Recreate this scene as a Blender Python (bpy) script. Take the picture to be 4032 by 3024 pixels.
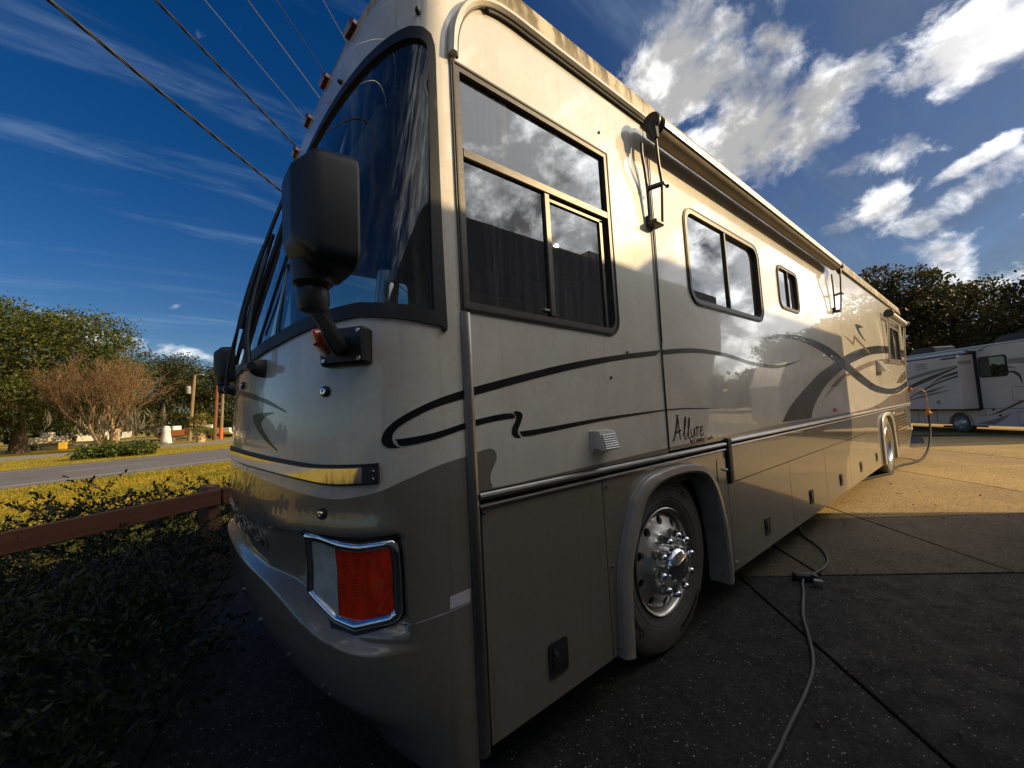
import bpy, math, random
import numpy as np
from mathutils import Vector, Matrix
from mathutils.geometry import delaunay_2d_cdt

# ------------------------------------------------------------------ scene, camera, sky, sun
for o in list(bpy.data.objects):
    bpy.data.objects.remove(o)
SC = bpy.context.scene
COL = SC.collection
R = math.radians
CAM_H, CAM_D = 1.43, 1.25
cam_d = bpy.data.cameras.new('camera'); cam = bpy.data.objects.new('camera', cam_d); COL.objects.link(cam)
cam_d.sensor_width = 36.0; cam_d.lens = 1566.0 / 4032 * 36.0
cam_d.clip_start = 0.02; cam_d.clip_end = 4000
CM = Matrix(((0.7708456, -0.00326958, -0.63701364), (-0.63474032, -0.08850391, -0.7676404), (-0.05386834, 0.99607046, -0.07029818)))
cam.matrix_world = Matrix.Translation((0, -CAM_D, CAM_H)) @ CM.to_4x4()
SC.camera = cam
SC.render.resolution_x, SC.render.resolution_y = 1024, 768
SUN = Vector((1130, -1044, 640)).normalized()          # towards the sun
SUN_EL = math.asin(SUN.z)
sun_d = bpy.data.lights.new('sun', 'SUN'); sun = bpy.data.objects.new('sun', sun_d); COL.objects.link(sun)
sun_d.energy = 2.0; sun_d.angle = R(0.53); sun_d.color = (1.0, 0.745, 0.39)
sun.rotation_euler = SUN.to_track_quat('Z', 'Y').to_euler()
SKY_STRENGTH = 0.06
SC.view_settings.view_transform = 'Standard'; SC.view_settings.look = 'None'
SC.view_settings.exposure = 1.55; SC.view_settings.gamma = 1.0; SC.view_settings.use_curve_mapping = False
SC.render.engine = 'CYCLES'
SC.cycles.max_bounces = 8; SC.cycles.transparent_max_bounces = 12; SC.cycles.glossy_bounces = 4

W = bpy.data.worlds.new('World'); SC.world = W; W.use_nodes = True
class NT:
    """tiny node helper"""
    def __init__(s, tree): s.t = tree; s.n = tree.nodes; s.l = tree.links
    def add(s, typ, **kw):
        n = s.n.new(typ)
        for k, v in kw.items():
            if k.startswith('_'): setattr(n, k[1:], v)
        return n
    def set(s, sock, v):
        if hasattr(v, 'links') or isinstance(v, bpy.types.NodeSocket): s.l.new(v, sock)
        else: sock.default_value = v
    def math(s, op, a, b=None, clamp=False):
        n = s.n.new('ShaderNodeMath'); n.operation = op; n.use_clamp = clamp
        s.set(n.inputs[0], a)
        if b is not None: s.set(n.inputs[1], b)
        return n.outputs[0]
    def vmath(s, op, a, b=None):
        n = s.n.new('ShaderNodeVectorMath'); n.operation = op; s.set(n.inputs[0], a)
        if b is not None: s.set(n.inputs[1], b)
        return n.outputs['Value'] if op in ('LENGTH', 'DOT_PRODUCT', 'DISTANCE') else n.outputs[0]
    def noise(s, vec, scale, detail=4, rough=0.55, dist=0.0):
        n = s.n.new('ShaderNodeTexNoise'); n.inputs['Scale'].default_value = scale
        n.inputs['Detail'].default_value = detail; n.inputs['Roughness'].default_value = rough
        n.inputs['Distortion'].default_value = dist
        if vec is not None: s.l.new(vec, n.inputs['Vector'])
        return n.outputs['Fac']
    def ramp(s, fac, a, b, lo=0.0, hi=1.0):
        n = s.n.new('ShaderNodeMapRange'); n.interpolation_type = 'SMOOTHSTEP'
        s.set(n.inputs['Value'], fac); n.inputs['From Min'].default_value = a; n.inputs['From Max'].default_value = b
        n.inputs['To Min'].default_value = lo; n.inputs['To Max'].default_value = hi
        return n.outputs['Result']
    def mix(s, fac, a, b, typ='MIX'):
        n = s.n.new('ShaderNodeMix'); n.data_type = 'RGBA'; n.blend_type = typ
        s.set(n.inputs[0], fac)
        for i, v in ((6, a), (7, b)):
            if isinstance(v, tuple) and len(v) == 3: v = v + (1,)
            s.set(n.inputs[i], v)
        return n.outputs[2]
    def mapping(s, vec, scale=(1, 1, 1), rot=(0, 0, 0), loc=(0, 0, 0)):
        n = s.n.new('ShaderNodeMapping'); s.l.new(vec, n.inputs['Vector'])
        n.inputs['Scale'].default_value = scale; n.inputs['Rotation'].default_value = rot; n.inputs['Location'].default_value = loc
        return n.outputs[0]

def build_world():
    w = NT(W.node_tree); w.n.clear()
    out = w.add('ShaderNodeOutputWorld'); bg = w.add('ShaderNodeBackground'); w.l.new(bg.outputs[0], out.inputs['Surface'])
    sky = w.add('ShaderNodeTexSky'); sky.sky_type = 'NISHITA'; sky.sun_disc = False
    sky.sun_elevation = SUN_EL; sky.sun_rotation = math.atan2(SUN.x, SUN.y)
    sky.air_density = 1.0; sky.dust_density = 0.8; sky.ozone_density = 2.5; sky.altitude = 0
    tc = w.add('ShaderNodeTexCoord'); dirv = tc.outputs['Generated']
    hsv = w.add('ShaderNodeHueSaturation'); hsv.inputs['Hue'].default_value = 0.514; hsv.inputs['Saturation'].default_value = 1.42; hsv.inputs['Value'].default_value = 0.43
    w.l.new(sky.outputs[0], hsv.inputs['Color'])
    sep = w.add('ShaderNodeSeparateXYZ'); w.l.new(dirv, sep.inputs[0])
    zz = w.math('ADD', w.math('MAXIMUM', sep.outputs['Z'], 0.0), 0.12)
    comb = w.add('ShaderNodeCombineXYZ')
    w.l.new(w.math('DIVIDE', sep.outputs['X'], zz), comb.inputs[0]); w.l.new(w.math('DIVIDE', sep.outputs['Y'], zz), comb.inputs[1])
    P = comb.outputs[0]                                      # cloud-layer plane coordinates
    D8 = w.mapping(dirv, scale=(1, 1, 1.35)); n1 = w.noise(D8, 8.5, 9, 0.62, 0.25); n2 = w.noise(P, 0.9, 4, 0.5)
    # cumulus masses: centre (px,py), half sizes, turn
    blobs = CLOUDS
    acc = None
    for (cx, cy, a, b, t, amp) in blobs:
        m = w.mapping(w.vmath('SUBTRACT', P, (cx, cy, 0)), rot=(0, 0, -t))
        m = w.vmath('DIVIDE', m, (a, b, 1))
        f = w.ramp(w.vmath('LENGTH', m), 1.25, 0.1, 0.0, amp)
        acc = f if acc is None else w.math('MAXIMUM', acc, f)
    # fair-weather cover that runs over the whole sky, thin
    sunw = w.ramp(w.vmath('DOT_PRODUCT', dirv, tuple(SUN)), 0.15, 0.85)
    cover = w.math('ADD', w.ramp(n2, 0.60, 0.80, 0.0, 0.25), w.math('MULTIPLY', sunw, 0.20))
    dens = w.math('ADD', acc, cover)
    body = w.math('SUBTRACT', w.math('ADD', w.math('MULTIPLY', n1, 2.3), dens), 1.52)
    cum = w.ramp(body, -0.05, 0.62)
    # high wisps
    ws = w.noise(w.mapping(P, scale=(0.35, 1.5, 1), rot=(0, 0, R(-62))), 2.4, 6, 0.62, 0.8)
    wisp = w.math('MULTIPLY', w.ramp(ws, 0.49, 0.82), 0.30)
    shade = w.ramp(w.math('ADD', w.math('MULTIPLY', body, 0.22), w.math('MULTIPLY', w.noise(w.vmath('ADD', D8, (3.31, 3.3, 3.36)), 9.5, 6, 0.6), 1.0)), 0.36, 0.68, 1.0, 0.10)
    k = 1.0 / SKY_STRENGTH
    ccol = w.mix(shade, (0.105 * k, 0.105 * k, 0.11 * k, 1), (0.70 * k, 0.69 * k, 0.66 * k, 1))
    fwd = w.ramp(w.vmath('DOT_PRODUCT', dirv, tuple(SUN)), 0.66, 0.99, 1.0, 3.6)          # clouds glow as one looks sunwards
    ccol = w.mix(1.0, ccol, fwd, 'MULTIPLY')
    c1 = w.mix(wisp, hsv.outputs[0], (0.14 * k, 0.20 * k, 0.275 * k, 1))
    veil = w.math('MULTIPLY', sunw, w.ramp(w.noise(w.mapping(P, scale=(0.6, 1.2, 1), rot=(0, 0, R(25))), 2.0, 5, 0.6, 0.6), 0.25, 0.75, 0.25, 0.75))
    c1 = w.mix(veil, c1, (0.048 * k, 0.060 * k, 0.080 * k, 1))       # thin high haze on the sunward side
    c2 = w.mix(cum, c1, ccol)
    w.l.new(c2, bg.inputs['Color']); bg.inputs['Strength'].default_value = SKY_STRENGTH

# cloud masses on the cloud-layer plane: centre x, y, half length, half width, turn, weight
CLOUDS = [
    (1.382, 0.462, 0.306, 0.34, -0.911, 0.95), (1.004, 0.479, 0.241, 0.32, -0.057, 0.88), (1.334, 0.229, 0.164, 0.16, -1.542, 0.78), (1.046, 0.263, 0.066, 0.13, -2.141, 0.66),
    (1.419, -0.096, 0.148, 0.2, 0.21, 0.84), (1.452, 0.078, 0.098, 0.12, 0.111, 0.42), (1.774, 0.114, 0.179, 0.16, -0.529, 0.48), (1.567, -0.001, 0.082, 0.14, -0.905, 0.4),
    (2.01, -0.017, 0.064, 0.2, -0.732, 0.55), (2.122, 0.279, 0.154, 0.24, -0.844, 0.66), (2.979, 0.075, 0.123, 0.5, -1.484, 0.62), (4.243, 0.507, 0.114, 0.8, -1.415, 0.3),
    (2.288, 0.038, 0.109, 0.3, -1.043, 0.36), (0.159, 3.729, 0.367, 1.3, -1.07, 0.62), (-0.649, 2.923, 0.092, 0.5, 2.287, 0.42), (-0.035, 2.739, 0.049, 0.18, 0.523, 0.38),
    (0.2, -0.75, 1.7, 0.85, 0.1, 0.98), (0.75, -0.95, 0.6, 0.4, 0.5, 0.62), (1.35, -0.95, 0.5, 0.4, 0.3, 0.66), (1.9, -0.75, 0.5, 0.35, 0.3, 0.62),  # from here on out of view; wide first field added as fill light
    (3.5, -0.85, 1.6, 0.42, -0.05, 1.1), (2.3, -0.7, 0.8, 0.25, 0.1, 0.8), (5.0, -1.5, 1.5, 0.8, 0.1, 0.8), (0.4, -1.7, 0.9, 0.6, 0.3, 0.66),
    (-0.8, -1.2, 0.8, 0.6, 0.7, 0.66), (0.2, -0.5, 0.5, 0.35, 0.2, 0.6), (-0.7, -0.3, 0.5, 0.3, 0.5, 0.55), (-1.8, -0.4, 0.8, 0.5, 0.7, 0.45),
    (1.9, -3.0, 1.1, 0.6, 2.2, 0.5)]
build_world()

# ------------------------------------------------------------------ materials
def _mat(name):
    m = bpy.data.materials.new(name); m.use_nodes = True; t = NT(m.node_tree); t.n.clear()
    o = t.add('ShaderNodeOutputMaterial'); b = t.add('ShaderNodeBsdfPrincipled'); t.l.new(b.outputs[0], o.inputs['Surface'])
    return m, t, b, o
def c4(c): return tuple(c) + (1.0,)
def mat(name, col, rough=0.5, metal=0.0, coat=0.0, var=0.0, vscale=6.0, col2=None, bump=0.0, bscale=30.0, spec=0.5, coords='Object', stretch=(1, 1, 1), coat_rough=0.03, detail=5, bdist=0.01):
    m, t, b, o = _mat(name)
    b.inputs['Roughness'].default_value = rough; b.inputs['Metallic'].default_value = metal
    b.inputs['Coat Weight'].default_value = coat; b.inputs['Coat Roughness'].default_value = coat_rough
    b.inputs['Specular IOR Level'].default_value = spec
    tc = t.add('ShaderNodeTexCoord'); v = t.mapping(tc.outputs[coords], scale=stretch)
    if var > 0 or col2:
        n = t.noise(v, vscale, detail, 0.6)
        c2 = col2 or tuple(x * (1 - var) for x in col)
        t.l.new(t.mix(t.ramp(n, 0.3, 0.7), c4(col), c4(c2)), b.inputs['Base Color'])
    else: b.inputs['Base Color'].default_value = c4(col)
    if bump > 0:
        bn = t.add('ShaderNodeBump'); bn.inputs['Strength'].default_value = bump; bn.inputs['Distance'].default_value = bdist
        t.l.new(t.noise(v, bscale, 4, 0.6), bn.inputs['Height']); t.l.new(bn.outputs[0], b.inputs['Normal'])
    return m
M = {}
def paint(name, col, grime=0.0, metal=0.0, rough=0.22, wave=0.045, mott=0.16, coat=1.0, cior=1.60):
    """old two-pack paint under clear coat: faint waviness, mottled fading, rain streaks of grime"""
    m, t, b, o = _mat(name)
    tc = t.add('ShaderNodeTexCoord'); v = tc.outputs['Object']
    n = t.noise(v, 2.3, 5, 0.65); n2 = t.noise(v, 34, 3, 0.6)
    c = t.mix(t.ramp(n, 0.35, 0.72), c4(col), c4([x * (1 - mott) for x in col]))
    c = t.mix(t.ramp(n2, 0.45, 0.75, 0, 0.5), c, c4([col[0] * 0.88, col[1] * 0.80, col[2] * 0.64]))
    c = t.mix(t.ramp(t.noise(v, 5.5, 6, 0.7), 0.48, 0.70, 0, 0.38), c, c4([col[0] * 0.84, col[1] * 0.74, col[2] * 0.54]))
    st = t.noise(t.mapping(v, scale=(26, 26, 0.9)), 1.0, 4, 0.6)
    c = t.mix(t.ramp(st, 0.52, 0.78, 0, 0.42), c, c4([col[0] * 0.6, col[1] * 0.56, col[2] * 0.48]))
    if grime > 0:
        sep = t.add('ShaderNodeSeparateXYZ'); t.l.new(v, sep.inputs[0])
        hi = t.ramp(sep.outputs['Z'], 3.12, 3.30)
        dirt = t.noise(t.mapping(v, scale=(9, 9, 2.2)), 1.0, 7, 0.72)
        f = t.math('MULTIPLY', t.ramp(dirt, 0.38, 0.56), hi)
        c = t.mix(t.math('MULTIPLY', f, grime), c, (0.15, 0.11, 0.03, 1))
    t.l.new(c, b.inputs['Base Color'])
    b.inputs['Roughness'].default_value = rough; b.inputs['Metallic'].default_value = metal
    b.inputs['Coat Weight'].default_value = coat; b.inputs['Coat IOR'].default_value = cior
    t.l.new(t.ramp(n, 0.3, 0.8, 0.004, 0.022), b.inputs['Coat Roughness']); b.inputs['Specular IOR Level'].default_value = 0.2
    bn = t.add('ShaderNodeBump'); bn.inputs['Strength'].default_value = wave; bn.inputs['Distance'].default_value = 0.02
    t.l.new(t.noise(t.mapping(v, scale=(1.6, 1.6, 5.0)), 1.0, 2, 0.4), bn.inputs['Height'])
    t.l.new(bn.outputs[0], b.inputs['Normal']); t.l.new(bn.outputs[0], b.inputs['Coat Normal'])
    return m
M['cream'] = paint('cream_paint', (0.73, 0.68, 0.59), grime=0.0, coat=0.8)
M['cream_roof'] = paint('cream_roof_paint', (0.66, 0.56, 0.38), grime=1.0, mott=0.25, coat=0.15, rough=0.6)
M['taupe'] = paint('taupe_metallic_paint', (0.25, 0.222, 0.178), metal=0.25, rough=0.3, wave=0.05, mott=0.06)
M['tan'] = paint('tan_stripe_paint', (0.40, 0.31, 0.20), metal=0.1)
M['charcoal'] = paint('charcoal_stripe_paint', (0.012, 0.011, 0.013), mott=0.05, coat=0.35, rough=0.35, cior=1.45)
M['slate'] = paint('slate_stripe_paint', (0.045, 0.045, 0.05), mott=0.05, coat=0.6, cior=1.5)
M['chrome'] = mat('chrome', (0.82, 0.82, 0.84), 0.06, 1.0)
M['alum'] = mat('brushed_aluminium', (0.62, 0.60, 0.57), 0.28, 1.0, var=0.15, vscale=9)
M['rim'] = mat('polished_rim', (0.70, 0.69, 0.66), 0.46, 0.85, var=0.2, vscale=14, bump=0.05)
M['bronze'] = mat('bronze_window_frame', (0.09, 0.075, 0.06), 0.42, 0.35, var=0.45, vscale=22, stretch=(1, 1, 6))
M['plastic'] = mat('black_plastic', (0.022, 0.022, 0.023), 0.45, bump=0.12, bscale=400, bdist=0.002)
M['rubber'] = mat('black_rubber', (0.010, 0.010, 0.010), 0.55)
M['tyre'] = mat('tyre_rubber', (0.085, 0.080, 0.072), 0.75, var=0.45, vscale=7, col2=(0.12, 0.11, 0.095), bump=0.2, bscale=60)
M['dark'] = mat('under_body_black', (0.012, 0.011, 0.010), 0.8)
M['seam'] = mat('panel_gap_black', (0.008, 0.008, 0.008), 0.7)
M['fender'] = mat('fender_flare_plastic', (0.36, 0.33, 0.29), 0.38, 0.2, coat=0.3, var=0.2)
M['red'] = mat('red_amber_lens', (0.95, 0.045, 0.008), 0.12, coat=1.0, var=0.4, vscale=24, bump=0.35, bscale=150, stretch=(1, 1, 0.4), bdist=0.004)
M['amber'] = mat('amber_lens', (0.80, 0.12, 0.015), 0.15, coat=1.0, var=0.4, vscale=30)
M['redlens'] = mat('dark_red_marker_lens', (0.22, 0.025, 0.012), 0.2, coat=0.8, var=0.4, vscale=40)
M['lampglass'] = mat('hazy_headlamp_glass', (0.58, 0.58, 0.54), 0.10, coat=1.0, var=0.3, vscale=14)
M['sticker'] = mat('white_sticker', (0.62, 0.60, 0.66), 0.5, var=0.12, vscale=40)
M['cloth'] = mat('awning_fabric', (0.30, 0.25, 0.18), 0.75, var=0.25, vscale=8)
M['awncap'] = mat('awning_weather_cover', (0.62, 0.56, 0.44), 0.35, 0.5, var=0.2)
M['steel'] = mat('grey_steel', (0.16, 0.15, 0.14), 0.4, 0.7, var=0.3, vscale=30)
M['interior'] = mat('grey_interior_trim', (0.26, 0.25, 0.22), 0.8, var=0.2)
M['seat'] = mat('beige_seat_fabric', (0.30, 0.27, 0.22), 0.9, var=0.2, bump=0.2, bscale=120)
M['curtain'] = mat('dark_curtain', (0.10, 0.095, 0.085), 0.9)
def glassmat(name, tint, gloss=1.0, refl=(0.9, 0.95, 1.0), rough=0.004, dirt=0.12, f0=0.06):
    """tinted pane: transparent body, mirror-like surface after Fresnel, a film of dust and dried rain"""
    m, t, b, o = _mat(name); t.n.remove(b)
    tr = t.add('ShaderNodeBsdfTransparent'); tr.inputs[0].default_value = c4(tint)
    gl = t.add('ShaderNodeBsdfGlossy'); gl.inputs['Color'].default_value = c4(refl); gl.inputs['Roughness'].default_value = rough
    lw = t.add('ShaderNodeFresnel'); lw.inputs['IOR'].default_value = 1.55
    mx = t.add('ShaderNodeMixShader'); t.l.new(t.math('MULTIPLY', t.math('ADD', lw.outputs[0], f0), gloss, True), mx.inputs[0])
    t.l.new(tr.outputs[0], mx.inputs[1]); t.l.new(gl.outputs[0], mx.inputs[2])
    df = t.add('ShaderNodeBsdfDiffuse'); df.inputs[0].default_value = (0.62, 0.58, 0.5, 1)
    tc = t.add('ShaderNodeTexCoord'); st = t.noise(t.mapping(tc.outputs['Object'], scale=(30, 30, 1.4)), 1.0, 5, 0.65)
    mm = t.add('ShaderNodeMixShader'); t.l.new(t.ramp(st, 0.45, 0.85, dirt * 0.25, dirt * 2.2), mm.inputs[0])
    t.l.new(mx.outputs[0], mm.inputs[1]); t.l.new(df.outputs[0], mm.inputs[2]); t.l.new(mm.outputs[0], o.inputs['Surface'])
    return m
M['glass'] = glassmat('tinted_side_glass', (0.10, 0.11, 0.09), dirt=0.055, f0=0.08)
M['wsglass'] = glassmat('windscreen_glass', (0.60, 0.70, 0.68), dirt=0.055, f0=0.03)
M['clearglass'] = glassmat('clear_glass', (0.7, 0.75, 0.72), dirt=0.02)
M['headglass'] = glassmat('headlamp_glass', (0.80, 0.80, 0.77), dirt=0.13)
M['redrib'] = mat('red_lens_rib', (0.75, 0.06, 0.012), 0.2, coat=1.0)
M['mirrorglass'] = mat('mirror_glass', (0.85, 0.87, 0.9), 0.01, 1.0)

def ground_mat(name, c1, c2, speck=0.0, rough=0.85, sc=0.8, speck_col=(0.5, 0.47, 0.42), bump=0.35, c3=None, patch=0.5, cs=None, bsc=90.0, gloss=0.35, grain=0.55):
    m, t, b, o = _mat(name)
    tc = t.add('ShaderNodeTexCoord'); v = tc.outputs['Object']
    n = t.noise(v, sc, 7, 0.65); n2 = t.noise(v, sc * 7, 6, 0.7); n3 = t.noise(v, 70 * (cs or 1), 3, 0.7)
    c = t.mix(t.ramp(n, 0.32, 0.68), c4(c1), c4(c2))
    c = t.mix(t.ramp(n2, 0.45, 0.75, 0, patch), c, c4(c3 or [x * 0.55 for x in c1]))
    c = t.mix(t.ramp(n3, 0.35, 0.7, 0, 0.45), c, c4([x * 0.5 for x in c1]))
    if speck > 0:
        vo = t.add('ShaderNodeTexVoronoi'); vo.inputs['Scale'].default_value = 95 * (cs or 1); t.l.new(v, vo.inputs['Vector'])
        rnd = t.add('ShaderNodeSeparateColor'); t.l.new(vo.outputs['Color'], rnd.inputs[0])
        f = t.math('MULTIPLY', t.ramp(rnd.outputs[0], 0.93, 0.985), t.ramp(vo.outputs['Distance'], 0.42, 0.18))
        c = t.mix(t.math('MULTIPLY', f, speck), c, c4(speck_col))
    vg_ = t.add('ShaderNodeTexVoronoi'); vg_.inputs['Scale'].default_value = 120 * (cs or 1); t.l.new(v, vg_.inputs['Vector'])
    rg_ = t.add('ShaderNodeSeparateColor'); t.l.new(vg_.outputs['Color'], rg_.inputs[0])
    c = t.mix(t.math('MULTIPLY', t.ramp(rg_.outputs[1], 0.45, 1.0), grain), c, c4([min(1, x * 2.6) for x in c1]))
    c = t.mix(t.math('MULTIPLY', t.ramp(rg_.outputs[2], 0.55, 1.0), grain), c, c4([x * 0.25 for x in c1]))
    t.l.new(c, b.inputs['Base Color'])
    t.l.new(t.ramp(n2, 0.3, 0.7, rough, max(0.3, rough - 0.25)), b.inputs['Roughness'])
    b.inputs['Specular IOR Level'].default_value = gloss
    bn = t.add('ShaderNodeBump'); bn.inputs['Strength'].default_value = bump; bn.inputs['Distance'].default_value = 0.008
    t.l.new(t.noise(v, bsc * (cs or 1), 5, 0.75), bn.inputs['Height']); t.l.new(bn.outputs[0], b.inputs['Normal'])
    return m
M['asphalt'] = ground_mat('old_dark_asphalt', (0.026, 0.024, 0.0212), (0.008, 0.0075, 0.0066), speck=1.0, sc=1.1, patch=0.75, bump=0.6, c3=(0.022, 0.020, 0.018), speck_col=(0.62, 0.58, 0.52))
M['concrete'] = ground_mat('ochre_stained_concrete', (0.40, 0.265, 0.095), (0.22, 0.145, 0.05), speck=0.5, sc=0.8, c3=(0.09, 0.06, 0.028), patch=0.8, bump=0.6)
M['concrete_b'] = ground_mat('brown_stained_concrete', (0.34, 0.23, 0.09), (0.19, 0.13, 0.05), speck=0.6, sc=1.0, c3=(0.08, 0.055, 0.03), patch=0.8, bump=0.6)
M['concrete_shade'] = ground_mat('shade_toned_concrete', (0.13, 0.098, 0.058), (0.06, 0.047, 0.031), speck=0.7, sc=0.9, c3=(0.04, 0.031, 0.022), patch=0.8, bump=0.6)  # same concrete, darkened so its colour carries the shade of the alley
M['road'] = ground_mat('grey_road_asphalt', (0.17, 0.16, 0.15), (0.13, 0.125, 0.12), speck=0.4, sc=0.25, cs=0.5, patch=0.3)
M['pathm'] = ground_mat('pale_path_asphalt', (0.27, 0.25, 0.22), (0.22, 0.21, 0.19), speck=0.2, sc=0.25, cs=0.4, patch=0.2)
M['white_line'] = mat('worn_white_line', (0.62, 0.60, 0.56), 0.7, var=0.25, vscale=5)
M['lawn'] = ground_mat('winter_lawn', (0.36, 0.25, 0.020), (0.15, 0.15, 0.014), sc=0.55, cs=0.25, c3=(0.38, 0.22, 0.03), patch=0.65, bsc=40)
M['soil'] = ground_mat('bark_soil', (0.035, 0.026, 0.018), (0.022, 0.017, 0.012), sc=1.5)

def leafmat(name, ca, cb, cc, rough=0.5, trans=0.25):
    m, t, b, o = _mat(name)
    g = t.add('ShaderNodeNewGeometry'); tc = t.add('ShaderNodeTexCoord')
    n = t.noise(tc.outputs['Object'], 0.55, 3, 0.6)
    c = t.mix(g.outputs['Random Per Island'], c4(ca), c4(cb))
    c = t.mix(t.ramp(n, 0.42, 0.68, 0, 0.75), c, c4(cc))
    t.l.new(c, b.inputs['Base Color']); b.inputs['Roughness'].default_value = rough; b.inputs['Specular IOR Level'].default_value = 0.3
    tl = t.add('ShaderNodeBsdfTranslucent'); t.l.new(c, tl.inputs[0])
    mx = t.add('ShaderNodeMixShader'); mx.inputs[0].default_value = trans
    t.l.new(b.outputs[0], mx.inputs[1]); t.l.new(tl.outputs[0], mx.inputs[2]); t.l.new(mx.outputs[0], o.inputs['Surface'])
    return m
M['oakleaf'] = leafmat('live_oak_leaves', (0.072, 0.088, 0.014), (0.034, 0.050, 0.012), (0.105, 0.105, 0.014))
M['oakleaf2'] = leafmat('far_oak_leaves', (0.048, 0.058, 0.012), (0.024, 0.036, 0.010), (0.066, 0.068, 0.014))
M['darkleaf'] = leafmat('dark_oak_leaves', (0.050, 0.050, 0.014), (0.028, 0.030, 0.010), (0.085, 0.07, 0.016), trans=0.3)
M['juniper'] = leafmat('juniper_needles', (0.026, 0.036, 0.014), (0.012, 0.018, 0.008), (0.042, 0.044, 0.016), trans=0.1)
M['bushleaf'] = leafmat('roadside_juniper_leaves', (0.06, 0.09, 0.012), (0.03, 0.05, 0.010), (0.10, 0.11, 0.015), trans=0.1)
M['grassblade'] = leafmat('grass_blades', (0.44, 0.30, 0.02), (0.22, 0.20, 0.012), (0.13, 0.16, 0.012), trans=0.3)
M['moss'] = leafmat('spanish_moss', (0.20, 0.17, 0.11), (0.12, 0.11, 0.07), (0.16, 0.14, 0.09), trans=0.3)
M['palmleaf'] = leafmat('palm_fronds', (0.13, 0.14, 0.02), (0.07, 0.09, 0.015), (0.24, 0.17, 0.03))
M['bark'] = mat('grey_brown_bark', (0.13, 0.095, 0.06), 0.9, var=0.5, vscale=5, bump=0.8, bscale=12, bdist=0.05)
M['palebark'] = mat('pale_smooth_bark', (0.50, 0.36, 0.19), 0.8, var=0.35, vscale=2.5, bump=0.3, bscale=9)
M['twig'] = mat('dry_twig_bark', (0.24, 0.15, 0.07), 0.85, var=0.5, vscale=0.6, col2=(0.13, 0.075, 0.04))
M['polewood'] = mat('weathered_pole_wood', (0.30, 0.21, 0.12), 0.9, var=0.4, vscale=3, stretch=(4, 4, 0.4), bump=0.4)
M['polewood_red'] = mat('reddish_pole_wood', (0.22, 0.085, 0.04), 0.9, var=0.35, vscale=3, stretch=(4, 4, 0.4), bump=0.4)
M['orange'] = mat('orange_pole_wrap', (0.60, 0.11, 0.02), 0.6)
M['rail'] = mat('red_brown_fence_board', (0.20, 0.075, 0.032), 0.6, var=0.3, vscale=2.5, stretch=(0.6, 0.6, 9), bump=0.12, bscale=40)
M['postwood'] = mat('tan_fence_post', (0.25, 0.12, 0.065), 0.65, var=0.3, vscale=5, bump=0.15)
M['timber'] = mat('grey_old_timber', (0.12, 0.105, 0.085), 0.9, var=0.4, vscale=6, stretch=(1, 6, 6), bump=0.4)
M['white'] = mat('white_gelcoat', (0.70, 0.68, 0.64), 0.3, coat=0.4, var=0.06, vscale=1.5)
M['rvwhite'] = mat('white_fibreglass_side', (0.60, 0.56, 0.50), 0.35, coat=0.4, var=0.08, vscale=1.5)
M['rvgrey'] = mat('grey_graphic', (0.20, 0.19, 0.18), 0.35, coat=0.4)
M['maroon'] = mat('brown_black_graphic', (0.05, 0.035, 0.035), 0.35, coat=0.4)
M['trailer'] = mat('trailer_side', (0.40, 0.37, 0.32), 0.35, coat=0.3, var=0.1, vscale=1.5)
M['cable'] = mat('grey_cable_jacket', (0.10, 0.095, 0.085), 0.5, var=0.3, vscale=10)
M['blackcable'] = mat('black_cable', (0.012, 0.012, 0.013), 0.75, spec=0.2)
M['orangecable'] = mat('orange_plug', (0.42, 0.15, 0.015), 0.4, var=0.2, vscale=20)
M['wire'] = mat('black_power_line', (0.012, 0.012, 0.014), 0.6)
M['wire_pale'] = mat('grey_power_line', (0.20, 0.22, 0.26), 0.35, 0.6)
M['carred'] = mat('red_paint', (0.20, 0.06, 0.03), 0.3, coat=0.6)
M['carsilver'] = mat('silver_paint', (0.45, 0.45, 0.46), 0.3, 0.4, coat=0.6)
M['yellow'] = mat('yellow_paint', (0.6, 0.38, 0.03), 0.5)
M['brownroof'] = mat('brown_shed_metal', (0.20, 0.11, 0.06), 0.6, var=0.2)

# ------------------------------------------------------------------ mesh helpers
def link(name, mesh, m=None, parent=None):
    o = bpy.data.objects.new(name, mesh); COL.objects.link(o)
    if m is not None and len(mesh.materials) == 0: mesh.materials.append(m)
    if parent is not None: o.parent = parent; o.matrix_parent_inverse = parent.matrix_world.inverted()
    return o
def tag(o, label=None, cat=None, group=None, kind=None):
    if label: o['label'] = label
    if cat: o['category'] = cat
    if group: o['group'] = group
    if kind: o['kind'] = kind
    return o
def empty(name, loc=(0, 0, 0), label=None, cat=None, group=None):
    o = bpy.data.objects.new(name, None); COL.objects.link(o); o.empty_display_size = 0.2
    o.matrix_world = Matrix.Translation(loc)
    return tag(o, label, cat, group)
def np_mesh(name, verts, faces_idx, loop_n, smooth=False, mats=None, midx=None):
    """fast mesh from arrays; all faces have loop_n corners"""
    me = bpy.data.meshes.new(name); v = np.asarray(verts, np.float32); f = np.asarray(faces_idx, np.int32)
    me.vertices.add(len(v)); me.vertices.foreach_set('co', v.ravel())
    me.loops.add(f.size); me.loops.foreach_set('vertex_index', f.ravel())
    me.polygons.add(len(f)); me.polygons.foreach_set('loop_start', np.arange(len(f), dtype=np.int32) * loop_n)
    me.polygons.foreach_set('use_smooth', np.full(len(f), smooth))
    for m in (mats or []): me.materials.append(m)
    if midx is not None: me.polygons.foreach_set('material_index', np.asarray(midx, np.int32))
    me.update(calc_edges=True); return me
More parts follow.
